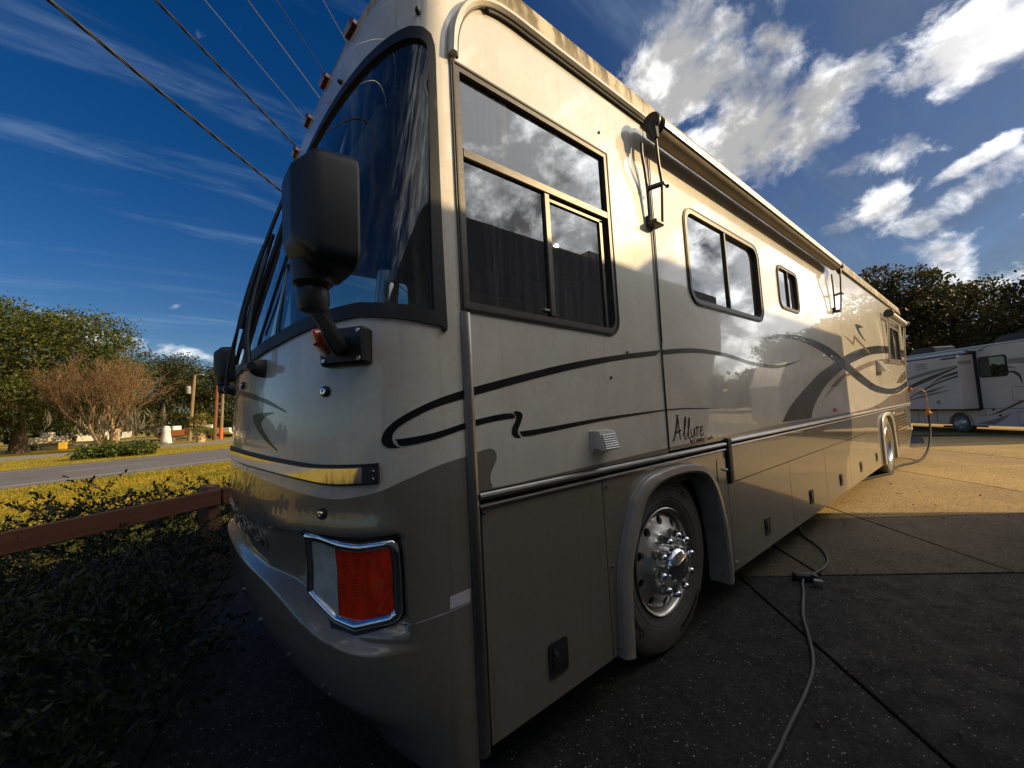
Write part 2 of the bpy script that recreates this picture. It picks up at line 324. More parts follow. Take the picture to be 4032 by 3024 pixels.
class MB:
    def __init__(s): s.v = []; s.f = []
    def add(s, vs, fs):
        b = len(s.v); s.v += [tuple(p) for p in vs]; s.f += [tuple(i + b for i in f) for f in fs]; return s
    def box(s, x0, x1, y0, y1, z0, z1, M4=None):
        vs = [Vector((x, y, z)) for x in (x0, x1) for y in (y0, y1) for z in (z0, z1)]
        if M4 is not None: vs = [M4 @ v for v in vs]
        return s.add(vs, [(0, 1, 3, 2), (4, 6, 7, 5), (0, 4, 5, 1), (2, 3, 7, 6), (0, 2, 6, 4), (1, 5, 7, 3)])
    def bbox(s, x0, x1, y0, y1, z0, z1, b=0.01, M4=None):
        """box with chamfered edges"""
        vs = []; idx = {}
        for i, x in enumerate((x0, x1)):
            for j, y in enumerate((y0, y1)):
                for k, z in enumerate((z0, z1)):
                    sx, sy, sz = (1 - 2 * i), (1 - 2 * j), (1 - 2 * k)
                    for a, d in enumerate(((0, sy, sz), (sx, 0, sz), (sx, sy, 0))):
                        idx[(i, j, k, a)] = len(vs); vs.append(Vector((x + d[0] * b, y + d[1] * b, z + d[2] * b)))
        fs = []
        for i in (0, 1): fs.append([idx[(i, j, k, 0)] for j, k in ((0, 0), (1, 0), (1, 1), (0, 1))])
        for j in (0, 1): fs.append([idx[(i, j, k, 1)] for i, k in ((0, 0), (1, 0), (1, 1), (0, 1))])
        for k in (0, 1): fs.append([idx[(i, j, k, 2)] for i, j in ((0, 0), (1, 0), (1, 1), (0, 1))])
        for i in (0, 1):
            for j in (0, 1): fs.append([idx[(i, j, 0, 0)], idx[(i, j, 1, 0)], idx[(i, j, 1, 1)], idx[(i, j, 0, 1)]])
        for i in (0, 1):
            for k in (0, 1): fs.append([idx[(i, 0, k, 0)], idx[(i, 1, k, 0)], idx[(i, 1, k, 2)], idx[(i, 0, k, 2)]])
        for j in (0, 1):
            for k in (0, 1): fs.append([idx[(0, j, k, 1)], idx[(1, j, k, 1)], idx[(1, j, k, 2)], idx[(0, j, k, 2)]])
        for i in (0, 1):
            for j in (0, 1):
                for k in (0, 1): fs.append([idx[(i, j, k, a)] for a in range(3)])
        if M4 is not None: vs = [M4 @ v for v in vs]
        return s.add(vs, fs)
    def tube(s, pts, r, n=8, cap=True, flat=1.0, up=None):
        """swept tube; r number or list; flat squashes the second axis"""
        P = [Vector(p) for p in pts]; rs = r if isinstance(r, (list, tuple)) else [r] * len(P)
        b = len(s.v); prev = None
        for i, p in enumerate(P):
            d = (P[min(i + 1, len(P) - 1)] - P[max(i - 1, 0)])
            if d.length < 1e-9: d = Vector((0, 0, 1))
            d.normalize()
            if prev is None:
                u = Vector(up) if up is not None else (Vector((0, 0, 1)) if abs(d.z) < 0.9 else Vector((1, 0, 0)))
            else: u = prev
            u = (u - d * u.dot(d)).normalized(); prev = u; w = d.cross(u)
            for k in range(n):
                a = 2 * math.pi * (k + 0.5) / n
                q = p + u * (math.cos(a) * rs[i]) + w * (math.sin(a) * rs[i] * flat); s.v.append(tuple(q))
        for i in range(len(P) - 1):
            for k in range(n):
                a0 = b + i * n + k; a1 = b + i * n + (k + 1) % n; s.f.append((a0, a1, a1 + n, a0 + n))
        if cap:
            s.f.append(tuple(b + k for k in reversed(range(n)))); s.f.append(tuple(b + (len(P) - 1) * n + k for k in range(n)))
        return s
    def lathe(s, prof, o, axis, n=48, a0=0.0, a1=2 * math.pi):
        """prof: list of (radius, distance along axis)"""
        ax = Vector(axis).normalized(); o = Vector(o)
        u = Vector((0, 0, 1)) if abs(ax.z) < 0.9 else Vector((1, 0, 0)); u = (u - ax * u.dot(ax)).normalized(); w = ax.cross(u)
        full = abs(a1 - a0 - 2 * math.pi) < 1e-6; m = n if full else n + 1; b = len(s.v)
        for r, h in prof:
            for k in range(m):
                a = a0 + (a1 - a0) * k / n; s.v.append(tuple(o + ax * h + (u * math.cos(a) + w * math.sin(a)) * r))
        for i in range(len(prof) - 1):
            for k in range(n):
                k1 = (k + 1) % m
                s.f.append((b + i * m + k, b + i * m + k1, b + (i + 1) * m + k1, b + (i + 1) * m + k))
        return s
    def prism(s, poly, fa, fb):
        """poly 2-D outline; fa, fb map (u,v) to the two faces"""
        n = len(poly); b = len(s.v)
        s.v += [tuple(fa(*p)) for p in poly] + [tuple(fb(*p)) for p in poly]
        s.f.append(tuple(b + i for i in range(n))); s.f.append(tuple(b + n + i for i in reversed(range(n))))
        for i in range(n): j = (i + 1) % n; s.f.append((b + i, b + n + i, b + n + j, b + j))
        return s
    def strip(s, rows, close=False):
        b = len(s.v); n = len(rows[0])
        for r in rows: s.v += [tuple(p) for p in r]
        for i in range(len(rows) - 1):
            for k in range(n if close else n - 1):
                k1 = (k + 1) % n; s.f.append((b + i * n + k, b + i * n + k1, b + (i + 1) * n + k1, b + (i + 1) * n + k))
        return s
    def mesh(s, name, smooth=30):
        me = bpy.data.meshes.new(name); me.from_pydata(s.v, [], s.f)
        bmesh_fix(me)
        if smooth:
            me.polygons.foreach_set('use_smooth', np.ones(len(me.polygons), bool)); me.set_sharp_from_angle(angle=R(smooth))
        me.update(); return me
    def build(s, name, m, parent=None, smooth=30):
        me = s.mesh(name, smooth); me.materials.append(m); return link(name, me, None, parent)
import bmesh
def bmesh_fix(me):
    bm = bmesh.new(); bm.from_mesh(me); bmesh.ops.recalc_face_normals(bm, faces=bm.faces); bm.to_mesh(me); bm.free()

def in_poly(P, poly):
    x, y = P[:, 0], P[:, 1]; c = np.zeros(len(P), bool); n = len(poly)
    for i in range(n):
        x0, y0 = poly[i]; x1, y1 = poly[(i + 1) % n]
        if y0 == y1: continue
        k = ((y0 > y) != (y1 > y)) & (x < (x1 - x0) * (y - y0) / (y1 - y0) + x0); c ^= k
    return c
def edge_dist(P, poly):
    dmin = np.full(len(P), 1e9); n = len(poly)
    for i in range(n):
        a = np.array(poly[i]); b = np.array(poly[(i + 1) % n]); ab = b - a; L = ab @ ab
        if L < 1e-14: continue
        t = np.clip(((P - a) @ ab) / L, 0, 1); q = a + t[:, None] * ab; dmin = np.minimum(dmin, np.hypot(*(P - q).T))
    return dmin
def resample(poly, step):
    out = []; n = len(poly)
    for i in range(n):
        a = np.array(poly[i], float); b = np.array(poly[(i + 1) % n], float); k = max(1, int(math.ceil(np.hypot(*(b - a)) / step)))
        for j in range(k): out.append(tuple(a + (b - a) * j / k))
    return out
def smooth_poly(pts, closed=False, n=6):
    """Catmull-Rom through points"""
    P = [np.array(p, float) for p in pts]; out = []; m = len(P)
    rng = range(m if closed else m - 1)
    for i in rng:
        g = (lambda j: P[j % m]) if closed else (lambda j: P[min(max(j, 0), m - 1)])
        p0, p1, p2, p3 = g(i - 1), g(i), g(i + 1), g(i + 2)
        for k in range(n):
            t = k / n; out.append(tuple(0.5 * ((2 * p1) + (-p0 + p2) * t + (2 * p0 - 5 * p1 + 4 * p2 - p3) * t * t + (-p0 + 3 * p1 - 3 * p2 + p3) * t ** 3)))
    if not closed: out.append(tuple(P[-1]))
    return out
def round_rect(x0, x1, z0, z1, r, n=6):
    out = []
    for cx, cz, a0 in ((x1 - r, z1 - r, 0), (x0 + r, z1 - r, 90), (x0 + r, z0 + r, 180), (x1 - r, z0 + r, 270)):
        for k in range(n + 1): a = R(a0 + 90 * k / n); out.append((cx + r * math.cos(a), cz + r * math.sin(a)))
    return out
def patch(name, outer, holes, fmap, step, m, parent=None, skirt=None, extra=None, smooth=True, nrm=None, bstep=None):
    """triangulated sheet over a 2-D region with holes, mapped by fmap(U[n],V[n]) -> (n,3); skirt: second map for the turned-in rim"""
    loops = [resample(outer, bstep or step)] + [resample(h, bstep or step) for h in holes]
    pts = []; edges = []
    for lp in loops:
        b = len(pts); pts += lp; edges += [(b + i, b + (i + 1) % len(lp)) for i in range(len(lp))]
    A = np.array(loops[0]); lo = A.min(0); hi = A.max(0)
    gx = np.arange(lo[0] + step / 2, hi[0], step); gz = np.arange(lo[1] + step / 2, hi[1], step)
    G = np.array([(x, z) for x in gx for z in gz]) if len(gx) * len(gz) else np.zeros((0, 2))
    if extra is not None: G = np.vstack([G, extra]) if len(G) else np.array(extra)
    if len(G):
        k = in_poly(G, loops[0])
        for h in loops[1:]: k &= ~in_poly(G, h)
        G = G[k]
    if len(G):
        k = np.ones(len(G), bool)
        for lp in loops: k &= edge_dist(G, lp) > 0.4 * min(step, bstep or step)
        G = G[k]
    allp = [Vector(p) for p in pts] + [Vector(p) for p in G]
    vo, eo, fo, *_ = delaunay_2d_cdt(allp, edges, [], 0, 1e-6)
    V2 = np.array([(v.x, v.y) for v in vo]); F = np.array([f for f in fo if len(f) == 3])
    cen = V2[F].mean(1); k = in_poly(cen, loops[0])
    for h in loops[1:]: k &= ~in_poly(cen, h)
    F = F[k]; a = V2[F]
    area = (a[:, 1, 0] - a[:, 0, 0]) * (a[:, 2, 1] - a[:, 0, 1]) - (a[:, 2, 0] - a[:, 0, 0]) * (a[:, 1, 1] - a[:, 0, 1])
    ok = np.abs(area) > 1e-12; F = F[ok]; area = area[ok]; F = np.where((area > 0)[:, None], F, F[:, ::-1])
    V3 = np.asarray(fmap(V2[:, 0], V2[:, 1])); verts = [tuple(p) for p in V3]; faces = [tuple(f) for f in F]
    if skirt is not None:
        cnt = {}
        for f in faces:
            for i in range(3):
                e = (f[i], f[(i + 1) % 3]); cnt[tuple(sorted(e))] = cnt.get(tuple(sorted(e)), []) + [e]
        S3 = np.asarray(skirt(V2[:, 0], V2[:, 1])); mp = {}
        for key, es in cnt.items():
            if len(es) == 1:
                i, j = es[0]
                for q in (i, j):
                    if q not in mp: mp[q] = len(verts); verts.append(tuple(S3[q]))
                faces.append((j, i, mp[i], mp[j]))
    me = bpy.data.meshes.new(name); me.from_pydata(verts, [], [tuple(int(i) for i in f) for f in faces])
    if smooth:
        me.polygons.foreach_set('use_smooth', np.ones(len(me.polygons), bool)); me.set_sharp_from_angle(angle=R(40))
    me.materials.append(m); me.update()
    if nrm is not None and skirt is None: me.normals_split_custom_set_from_vertices([tuple(q) for q in nrm(V2[:, 0], V2[:, 1])])
    return link(name, me, None, parent)
def copy_tree(o, parent=None, loc=None, rotz=None):
    c = o.copy(); COL.objects.link(c)
    if parent is not None: c.parent = parent
    if loc is not None: c.location = loc
    if rotz is not None: c.rotation_euler = (0, 0, rotz)
    for ch in list(o.children):
        copy_tree(ch, c)
    return c
def text_mesh(body, size, shear=0.0, spacing=1.0, extrude=0.0, align='LEFT', bold=0.0):
    cu = bpy.data.curves.new('lettering', 'FONT'); cu.body = body; cu.size = size; cu.shear = shear; cu.space_character = spacing
    cu.extrude = extrude; cu.align_x = align; cu.offset = bold; cu.resolution_u = 3
    o = bpy.data.objects.new('lettering', cu); COL.objects.link(o)
    bpy.context.view_layer.update()
    me = bpy.data.meshes.new_from_object(o.evaluated_get(bpy.context.evaluated_depsgraph_get()))
    bpy.data.objects.remove(o); bpy.data.curves.remove(cu)
    return me
def remap_mesh(me, fn):
    n = len(me.vertices); a = np.zeros(n * 3, np.float32); me.vertices.foreach_get('co', a); a = a.reshape(-1, 3)
    me.vertices.foreach_set('co', np.asarray(fn(a), np.float32).ravel()); me.update(); return me

# ------------------------------------------------------------------ ground, lot, road
RNG = np.random.default_rng(7)
def sheet(name, poly, z, m, parent=None, kind='structure', zf=None, step=None):
    if step is None:
        me = bpy.data.meshes.new(name); me.from_pydata([(x, y, z) for x, y in poly], [], [tuple(range(len(poly)))]); me.materials.append(m); o = link(name, me, None, parent)
    else: o = patch(name, poly, [], lambda u, v: np.stack([u, v, z + zf(u, v)], -1), step, m, parent, bstep=step)
    if kind and parent is None: tag(o, kind=kind)
    return o
RD = np.array([0.893, 0.45]); RD /= np.hypot(*RD); RN = np.array([-RD[1], RD[0]])       # along / across the road
def road_pts(p0, wd, l0=-260, l1=260):
    a = np.array(p0) + RD * l0; b = np.array(p0) + RD * l1; return [tuple(a), tuple(b), tuple(b + RN * wd), tuple(a + RN * wd)]
lawn = sheet('lawn', [(-1500, -1500), (1500, -1500), (1500, 1500), (-1500, 1500)], -0.25, M['lawn'])
tag(lawn, 'yellow-green winter lawn on both sides of the road', 'lawn')
# raised verge between lot and road, and the far verge
VG = np.array([-1.05, 3.54]); 
def line_pt(base, along, across): return tuple(np.array(base) + RD * along + RN * across)
vg = sheet('grass_verge', [line_pt(VG, -250, -0.5), line_pt(VG, 250, -0.5), line_pt(VG, 250, 13.35), line_pt(VG, -250, 13.35)], -0.02, M['lawn'])
tag(vg, 'sunlit yellow grass verge beyond the brown rail fence', 'verge')
r0 = np.array([-4.0, 17.0]); rd = sheet('road', road_pts(r0, 10.9), -0.03, M['road']); tag(rd, 'grey two-lane road crossing behind the fence', 'road')
for off_, nm in ((1.35, 'edge_line'), (9.75, 'edge_line')):
    q = r0 + RN * off_; sheet(nm, road_pts(q, 0.15), -0.026, M['white_line'], rd)
for k in range(-12, 12):
    q = r0 + RN * 5.5 + RD * (k * 12.0 + 3); a = q; b = q + RD * 3.2
    sheet('centre_dash', [tuple(a), tuple(b), tuple(b + RN * 0.12), tuple(a + RN * 0.12)], -0.026, M['white_line'], rd)
fv = sheet('far_verge', [line_pt(r0, -260, 10.9), line_pt(r0, 260, 10.9), line_pt(r0, 260, 160), line_pt(r0, -260, 160)], -0.02, M['lawn']); tag(fv, 'grass strip on the far side of the road under the trees', 'verge')
pth = sheet('path', [line_pt((-9.6, 41.9), -200, 0), line_pt((3.4, 45.6), 200, 0), line_pt((4.2, 57.5), 200, -1.5), line_pt((-12.2, 53.7), -200, -3.0)], -0.014, M['pathm']); tag(pth, 'pale paved path parallel to the road', 'path')
# the lot: base sheet with the dip towards the far row, slabs laid on it at 45 degrees to the motorhome
def dip(x): return -0.23 * sstep_(16.5, 21.0, x)
def sstep_(a, b, x): t = np.clip((x - a) / (b - a), 0, 1); return t * t * (3 - 2 * t)
E0 = VG - RN * 0.5
lot = sheet('parking_lot', [line_pt(E0, -60, 0), line_pt(E0, 120, 0), (140, -60), (-70, -60)], -0.016, M['asphalt'], step=3.0, zf=lambda u, v: dip(u))
tag(lot, 'dark stained parking lot of slabs with open joints', 'lot')
Q2 = math.sqrt(0.5)
def pq(p, q): return ((p + q) * Q2, (q - p) * Q2)                   # p = (x-y)/sqrt2, q = (x+y)/sqrt2
def edge_y(x): return E0[1] + (x - E0[0]) * RD[1] / RD[0]
def slab(p0, p1, q0, q1, m, g=0.011):
    jt = RNG.uniform(-0.004, 0.004, 8)
    c = [pq(p0 + g + jt[0], q0 + g + jt[1]), pq(p1 - g + jt[2], q0 + g + jt[3]), pq(p1 - g + jt[4], q1 - g + jt[5]), pq(p0 + g + jt[6], q1 - g + jt[7])]
    c = [(x, y) for x, y in c]
    if any(y > edge_y(x) - 0.05 for x, y in c): return
    mb = MB(); h = RNG.uniform(0.0, 0.0025); b = 0.006
    cx = sum(p[0] for p in c) / 4; cy = sum(p[1] for p in c) / 4
    inn = [(x + (cx - x) * b / math.hypot(cx - x, cy - y) * 1.4, y + (cy - y) * b / math.hypot(cx - x, cy - y) * 1.4) for x, y in c]
    dz = lambda x: float(dip(x)); mb.strip([[(x, y, -0.0155 + dz(x)) for x, y in c], [(x, y, -0.004 + h + dz(x)) for x, y in c], [(x, y, h + dz(x)) for x, y in inn]], close=True); mb.add([(x, y, h + dz(x)) for x, y in inn], [(0, 1, 2, 3)])
    return mb.build('slab', m, lot, smooth=0)
near_p = [-14.0, -10.5, -7.0, -3.6, -0.6, 2.32, 5.30, 8.3, 11.5, 15.0]; near_q = [-14, -10.5, -7.0, -3.4, -0.35, 2.60]
for i in range(len(near_p) - 1):
    for j in range(len(near_q) - 1): slab(near_p[i], near_p[i + 1], near_q[j], near_q[j + 1], M['asphalt'])
far_p = [-6.0, -3.0, 0.1, 2.95, 4.345, 7.10, 9.9, 13.0, 16.0, 19.2]; far_q = [2.60, 4.15, 7.2, 10.6, 14.0]  # first far_q row ends at the shadow edge; that joint is added
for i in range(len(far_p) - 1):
    for j in range(len(far_q) - 1): slab(far_p[i], far_p[i + 1], far_q[j], far_q[j + 1], M['concrete_shade'] if j == 0 else (M['concrete'], M['concrete_b'])[(i + j) % 2])  # first row takes the concrete with shade put into its colour
fl_ = sheet('far_lot', [(79.8, -60), (140, -60), (140, 62), (11.4, 8.4)], -0.006, M['concrete'], step=2.0, zf=lambda u, v: dip(u)); tag(fl_, 'ochre concrete apron running towards the far motorhome', 'lot')
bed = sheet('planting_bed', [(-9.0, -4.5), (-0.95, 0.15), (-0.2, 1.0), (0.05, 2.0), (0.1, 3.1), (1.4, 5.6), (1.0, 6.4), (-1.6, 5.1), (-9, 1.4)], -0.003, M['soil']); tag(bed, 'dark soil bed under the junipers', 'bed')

# ------------------------------------------------------------------ the motorhome
# x runs along its near side towards the rear, the near side is the plane y = 0, far side y = 2.5
YC, XS, NE = 1.25, 0.8, 2.6
ZK = np.array([0.20, 0.28, 0.36, 0.45, 0.55, 0.64, 0.74, 0.84, 0.92, 1.00, 1.10, 1.40, 1.70, 1.80, 2.10, 2.50, 2.93, 3.05, 3.15, 3.22, 3.30, 3.36, 3.40, 3.425])
XK = np.array([0.56, 0.50, 0.44, 0.37, 0.31, 0.265, 0.240, 0.230, 0.225, 0.21, 0.20, 0.215, 0.235, 0.250, 0.325, 0.43, 0.54, 0.555, 0.567, 0.58, 0.605, 0.64, 0.68, 0.75])
_th = np.linspace(0, np.pi, 6001)
def _plan(t, z):
    c, s = np.cos(t), np.sin(t)
    return XS - (XS - np.interp(z, ZK, XK)) * np.abs(s) ** (2 / NE), YC - YC * np.sign(c) * np.abs(c) ** (2 / NE)
_x, _y = _plan(_th, 1.1); _L = np.concatenate([[0], np.cumsum(np.hypot(np.diff(_x), np.diff(_y)))])
LT = float(_L[-1]); SM = -LT / 2                                   # whole girth, middle of the front
def sstep(a, b, x): t = np.clip((x - a) / (b - a), 0, 1); return t * t * (3 - 2 * t)
def cap_raw(s, z):
    s = np.asarray(s, float); z = np.asarray(z, float)
    t = np.interp(-s, _L, _th); x, y = _plan(t, z)
    x = np.where(s > 0, XS + s, x); y = np.where(s > 0, 0.0, y)
    x = np.where(s < -LT, XS + (-s - LT), x); y = np.where(s < -LT, 2.5, y)
    return np.stack([x, y, z + 0 * x], -1)
_rp = np.array(smooth_poly([(-1.56, 0.885), (-1.03, 0.875), (-0.79, 0.845), (-0.65, 0.785), (-0.54, 0.735), (-0.40, 0.69), (-0.2, 0.68)], n=8))
RIDGE_S, RIDGE_Z = _rp[:, 0], _rp[:, 1]
def cap_disp(s, z):
    """bumper ledge and headlamp recess, metres along the normal; same on both sides"""
    q = np.where(s < SM, -LT - s, s)                                # fold to the near half
    ridge = np.interp(q, RIDGE_S, RIDGE_Z)
    out = 0.040 * sstep(ridge + 0.010, ridge - 0.020, z) * sstep(-0.18, -0.50, q)
    out = out * sstep(0.30, 0.50, z)
    rec = sstep(1.052, 1.028, z) * sstep(np.maximum(ridge, 0.735) - 0.03, np.maximum(ridge, 0.735) + 0.02, z) * sstep(-0.238, -0.262, q) * sstep(-0.95, -0.70, q)
    brow = 0.010 * sstep(1.02, 1.055, z) * sstep(1.13, 1.06, z) * sstep(-0.2, -0.35, q) * sstep(-1.0, -0.75, q)
    return out - 0.034 * rec + brow
def cap(s, z, off=0.0, disp=True):
    s = np.asarray(s, float); z = np.asarray(z, float); h = 0.004
    p = cap_raw(s, z); a = cap_raw(s + h, z) - cap_raw(s - h, z); b = cap_raw(s, z + h) - cap_raw(s, z - h)
    n = np.cross(a, b); n /= np.linalg.norm(n, axis=-1, keepdims=True) + 1e-12
    e = off + (cap_disp(s, z) if disp else 0.0)
    return p + n * np.asarray(e)[..., None] if np.ndim(e) else p + n * e
def capn(s, z):
    h = 0.003; a = cap(s + h, z) - cap(s - h, z); b = cap(s, z + h) - cap(s, z - h); n = np.cross(a, b)
    return n / (np.linalg.norm(n, axis=-1, keepdims=True) + 1e-12)
def capf(off=0.0): return lambda s, z: cap(s, z, off)
def sidef(y): return lambda x, z: np.stack([x, np.full_like(x, y), z], -1)
def mir(p): return [(-LT - s, z) for s, z in p][::-1]

RV = empty('motorhome', (6.8, 1.25, 0), 'large cream and taupe motorhome with dark swoosh stripes filling the picture', 'motorhome')

# paint boundary round the nose (cream above, taupe below)
PB = [(0.0, 1.276), (-0.06, 1.268), (-0.13, 1.253), (-0.24, 1.217), (-0.32, 1.188), (-0.45, 1.169), (-0.56, 1.175), (-0.68, 1.190), (-0.85, 1.209), (-1.14, 1.228), (SM, 1.235)]
PB = smooth_poly(PB, n=4); PB = PB + mir(PB)[1:]
WS_R = [(-0.085, 1.775), (-0.100, 2.10), (-0.118, 2.50), (-0.133, 2.80), (-0.140, 2.845), (-0.16, 2.880), (-0.21, 2.905), (-0.30, 2.922), (-0.6, 2.935), (-1.1, 2.945), (SM, 2.948)]
WS_B = [(SM, 1.735), (-1.3, 1.742), (-1.1, 1.750), (-0.85, 1.765), (-0.6, 1.795), (-0.4, 1.810), (-0.23, 1.795), (-0.13, 1.780)]
WSO = WS_R[:-1] + [(SM, 2.948)] + mir(WS_R[:-1]) + mir(WS_B[1:]) + WS_B
def inset(poly, dlt):
    P = np.array(poly); n = len(P); out = []
    ar = 0.5 * sum(P[i][0] * P[(i + 1) % n][1] - P[(i + 1) % n][0] * P[i][1] for i in range(n)); sg = 1 if ar > 0 else -1
    for i in range(n):
        a = P[i] - P[i - 1]; b = P[(i + 1) % n] - P[i]; a = a / (np.hypot(*a) + 1e-9); b = b / (np.hypot(*b) + 1e-9)
        na = np.array([-a[1], a[0]]) * sg; nb = np.array([-b[1], b[0]]) * sg; m = na + nb; m = m / max(1e-6, (m @ m)) * 2
        if np.hypot(*m) > 1.8: m = m / np.hypot(*m) * 1.8
        out.append(tuple(P[i] + m * dlt))
    return out
ZTOP = 3.20
up_outer = PB + [(-LT, ZTOP), (0.0, ZTOP)]
patch('front_cap', up_outer, [inset(WSO, 0.012)], capf(), 0.045, M['cream'], RV, nrm=capn)
patch('front_cap_brow', [(0.0, ZTOP), (0.0, 3.30), (-LT, 3.30), (-LT, ZTOP)], [], capf(), 0.045, M['cream_roof'], RV)
xe = np.array([(s, z) for s in np.arange(-1.02, -0.18, 0.014) for z in np.arange(0.66, 1.10, 0.014)])
xe = np.vstack([xe, np.stack([-LT - xe[:, 0], xe[:, 1]], 1), np.array([(s, z) for s in np.arange(-2.2, -0.95, 0.03) for z in np.arange(0.82, 0.92, 0.012)])])
lo_outer = [(0.0, 0.20)] + PB + [(-LT, 0.20)]
rs = np.arange(-LT + 0.2, -0.2, 0.016); rq = np.where(rs < SM, -LT - rs, rs); rz = np.interp(rq, RIDGE_S, RIDGE_Z)
xe = xe[np.abs(xe[:, 1] - np.interp(np.where(xe[:, 0] < SM, -LT - xe[:, 0], xe[:, 0]), RIDGE_S, RIDGE_Z)) > 0.024]
xe = np.vstack([xe] + [np.stack([rs, rz + d_], 1) for d_ in (-0.022, -0.014, -0.007, 0.0, 0.007, 0.014)])
patch('front_cap_lower', lo_outer, [], capf(), 0.04, M['taupe'], RV, extra=xe, nrm=capn)
# windscreen: rubber gasket, two panes, centre bar
patch('windscreen_gasket', inset(WSO, -0.022), [inset(WSO, 0.030)], capf(0.010), 0.03, M['rubber'], RV, skirt=capf(-0.02))
WG = inset(WSO, 0.026)
half_r = [p for p in WG if p[0] > SM + 0.03]; half_l = [p for p in WG if p[0] < SM - 0.03]
tr = max(p[1] for p in WG); brr = min(p[1] for p in WG)
def clip_half(poly, right):
    out = []; n = len(poly); f = (lambda p: p[0] - (SM + 0.012)) if right else (lambda p: (SM - 0.012) - p[0])
    for i in range(n):
        a, b = poly[i], poly[(i + 1) % n]; fa, fb = f(a), f(b)
        if fa >= 0: out.append(a)
        if (fa >= 0) != (fb >= 0): t = fa / (fa - fb); out.append((a[0] + (b[0] - a[0]) * t, a[1] + (b[1] - a[1]) * t))
    return out
patch('windscreen_pane', clip_half(WG, True), [], capf(-0.004), 0.05, M['wsglass'], RV)
patch('windscreen_pane', clip_half(WG, False), [], capf(-0.004), 0.05, M['wsglass'], RV)
patch('windscreen_bar', [(SM - 0.02, brr), (SM + 0.02, brr), (SM + 0.02, tr), (SM - 0.02, tr)], [], capf(0.006), 0.02, M['rubber'], RV, skirt=capf(-0.02))
# roof with rounded edge, from the nose brow to the tail
XR = 12.93
def roof_rows():
    prof = [(0.0, 3.20), (-0.012, 3.22), (-0.014, 3.30), (-0.006, 3.35), (0.02, 3.385), (0.08, 3.405), (0.4, 3.42), (1.25, 3.435)]
    prof = prof + [(2.5 - y, z) for y, z in prof[::-1][1:]]
    rows = []
    for x in np.concatenate([np.linspace(0.8, XR - 0.12, 60), [XR - 0.06, XR - 0.02, XR]]):
        k = 0.0 if x < XR - 0.1 else (0.03 if x < XR - 0.04 else (0.06 if x < XR - 0.01 else 0.10))
        rows.append([(x, y, z - k * (z - 3.2) / 0.235) for y, z in prof])
    return rows
MB().strip(roof_rows()).build('roof', M['cream_roof'], RV)
mb = MB(); rows = []                                               # top of the nose: from the brow back over to the roof
for z in (3.30, 3.33, 3.36, 3.38, 3.40, 3.412, 3.42, 3.425):
    rows.append([tuple(p) for p in cap(np.linspace(0, -LT, 61), np.full(61, z))])
last = rows[-1]
rows.append([(0.8, p[1], 3.43 - 0.04 * abs(p[1] - 1.25) ** 3) for p in last])
mb.strip(rows).build('nose_roof', M['cream_roof'], RV, smooth=50)
# ---- near side, upper cream skin with window openings
W1 = round_rect(0.806, 1.806, 1.818, 2.835, 0.02)
W1 = [(0.806, 2.835), (0.806, 1.822)] + [(1.806 - 0.09 + 0.09 * math.sin(a), 1.80 + 0.09 - 0.09 * math.cos(a)) for a in np.linspace(0, math.pi / 2, 6)] + [(1.806, 2.83)]
W2 = round_rect(2.63, 4.00, 2.095, 2.80, 0.13)
W3 = round_rect(4.47, 5.10, 2.30, 2.75, 0.10)
W4 = round_rect(10.72, 12.30, 1.99, 2.80, 0.05)
ZB = 1.14
patch('side_skin', [(0.845, ZB), (2.205, ZB), (2.205, ZTOP), (0.845, ZTOP), (0.8, ZTOP), (0.8, 1.80), (0.845, 1.80)], [inset(W1, 0.02)], sidef(0.0), 0.25, M['cream'], RV, skirt=sidef(0.012))
patch('side_skin', [(2.214, 1.152), (6.93, 1.152), (6.93, ZTOP), (2.214, ZTOP)], [inset(W2, 0.02), inset(W3, 0.02)], sidef(0.0), 0.3, M['cream'], RV, skirt=sidef(0.012))
patch('side_skin', [(6.936, ZB), (XR - 0.08, ZB), (XR, 2.5), (XR, ZTOP), (6.936, ZTOP)], [inset(W4, 0.02)], sidef(0.0), 0.3, M['cream'], RV, skirt=sidef(0.012))
MB().box(0.80, XR - 0.1, 0.014, 0.02, 0.95, 1.16).build('belt_backing', M['seam'], RV)
MB().box(2.19, 2.23, 0.014, 0.02, 1.1, 3.2).build('seam_backing', M['seam'], RV)
# ---- lower taupe panels and locker doors (each its own panel, 5 mm gaps)
ARCH_IN = smooth_poly([(1.70, 0.215), (1.715, 0.56), (1.78, 0.74), (1.89, 0.92), (2.04, 0.99), (2.25, 1.008), (2.47, 0.99), (2.62, 0.93), (2.725, 0.75), (2.785, 0.45), (2.79, 0.215)], n=4)
def panel(poly, name='locker_door', m='taupe'): return patch(name, poly, [], sidef(0.0), 0.25, M[m], RV, skirt=sidef(0.014), bstep=0.4)
ZL, ZU = 0.245, 1.078
panel([(0.857, ZL), (1.568, ZL), (1.568, ZU), (0.857, ZU)])
patch('side_skirt', [(1.574, ZL), (1.69, ZL)] + ARCH_IN[1:-1] + [(2.80, ZL), (2.962, ZL), (2.962, ZU), (1.574, ZU)], [], sidef(0.0), 0.2, M['taupe'], RV, skirt=sidef(0.014), bstep=0.2)
patch('side_skirt', [(3.03, 0.845), (6.99, 0.845), (6.99, 1.095), (3.03, 1.095)], [], sidef(0.0), 0.3, M['taupe'], RV, skirt=sidef(0.014), bstep=0.4)
for a, b in ((2.968, 4.267), (4.273, 5.435), (5.441, 6.567)):
    panel([(a, ZL), (b, ZL), (b, 0.839), (a, 0.839)])
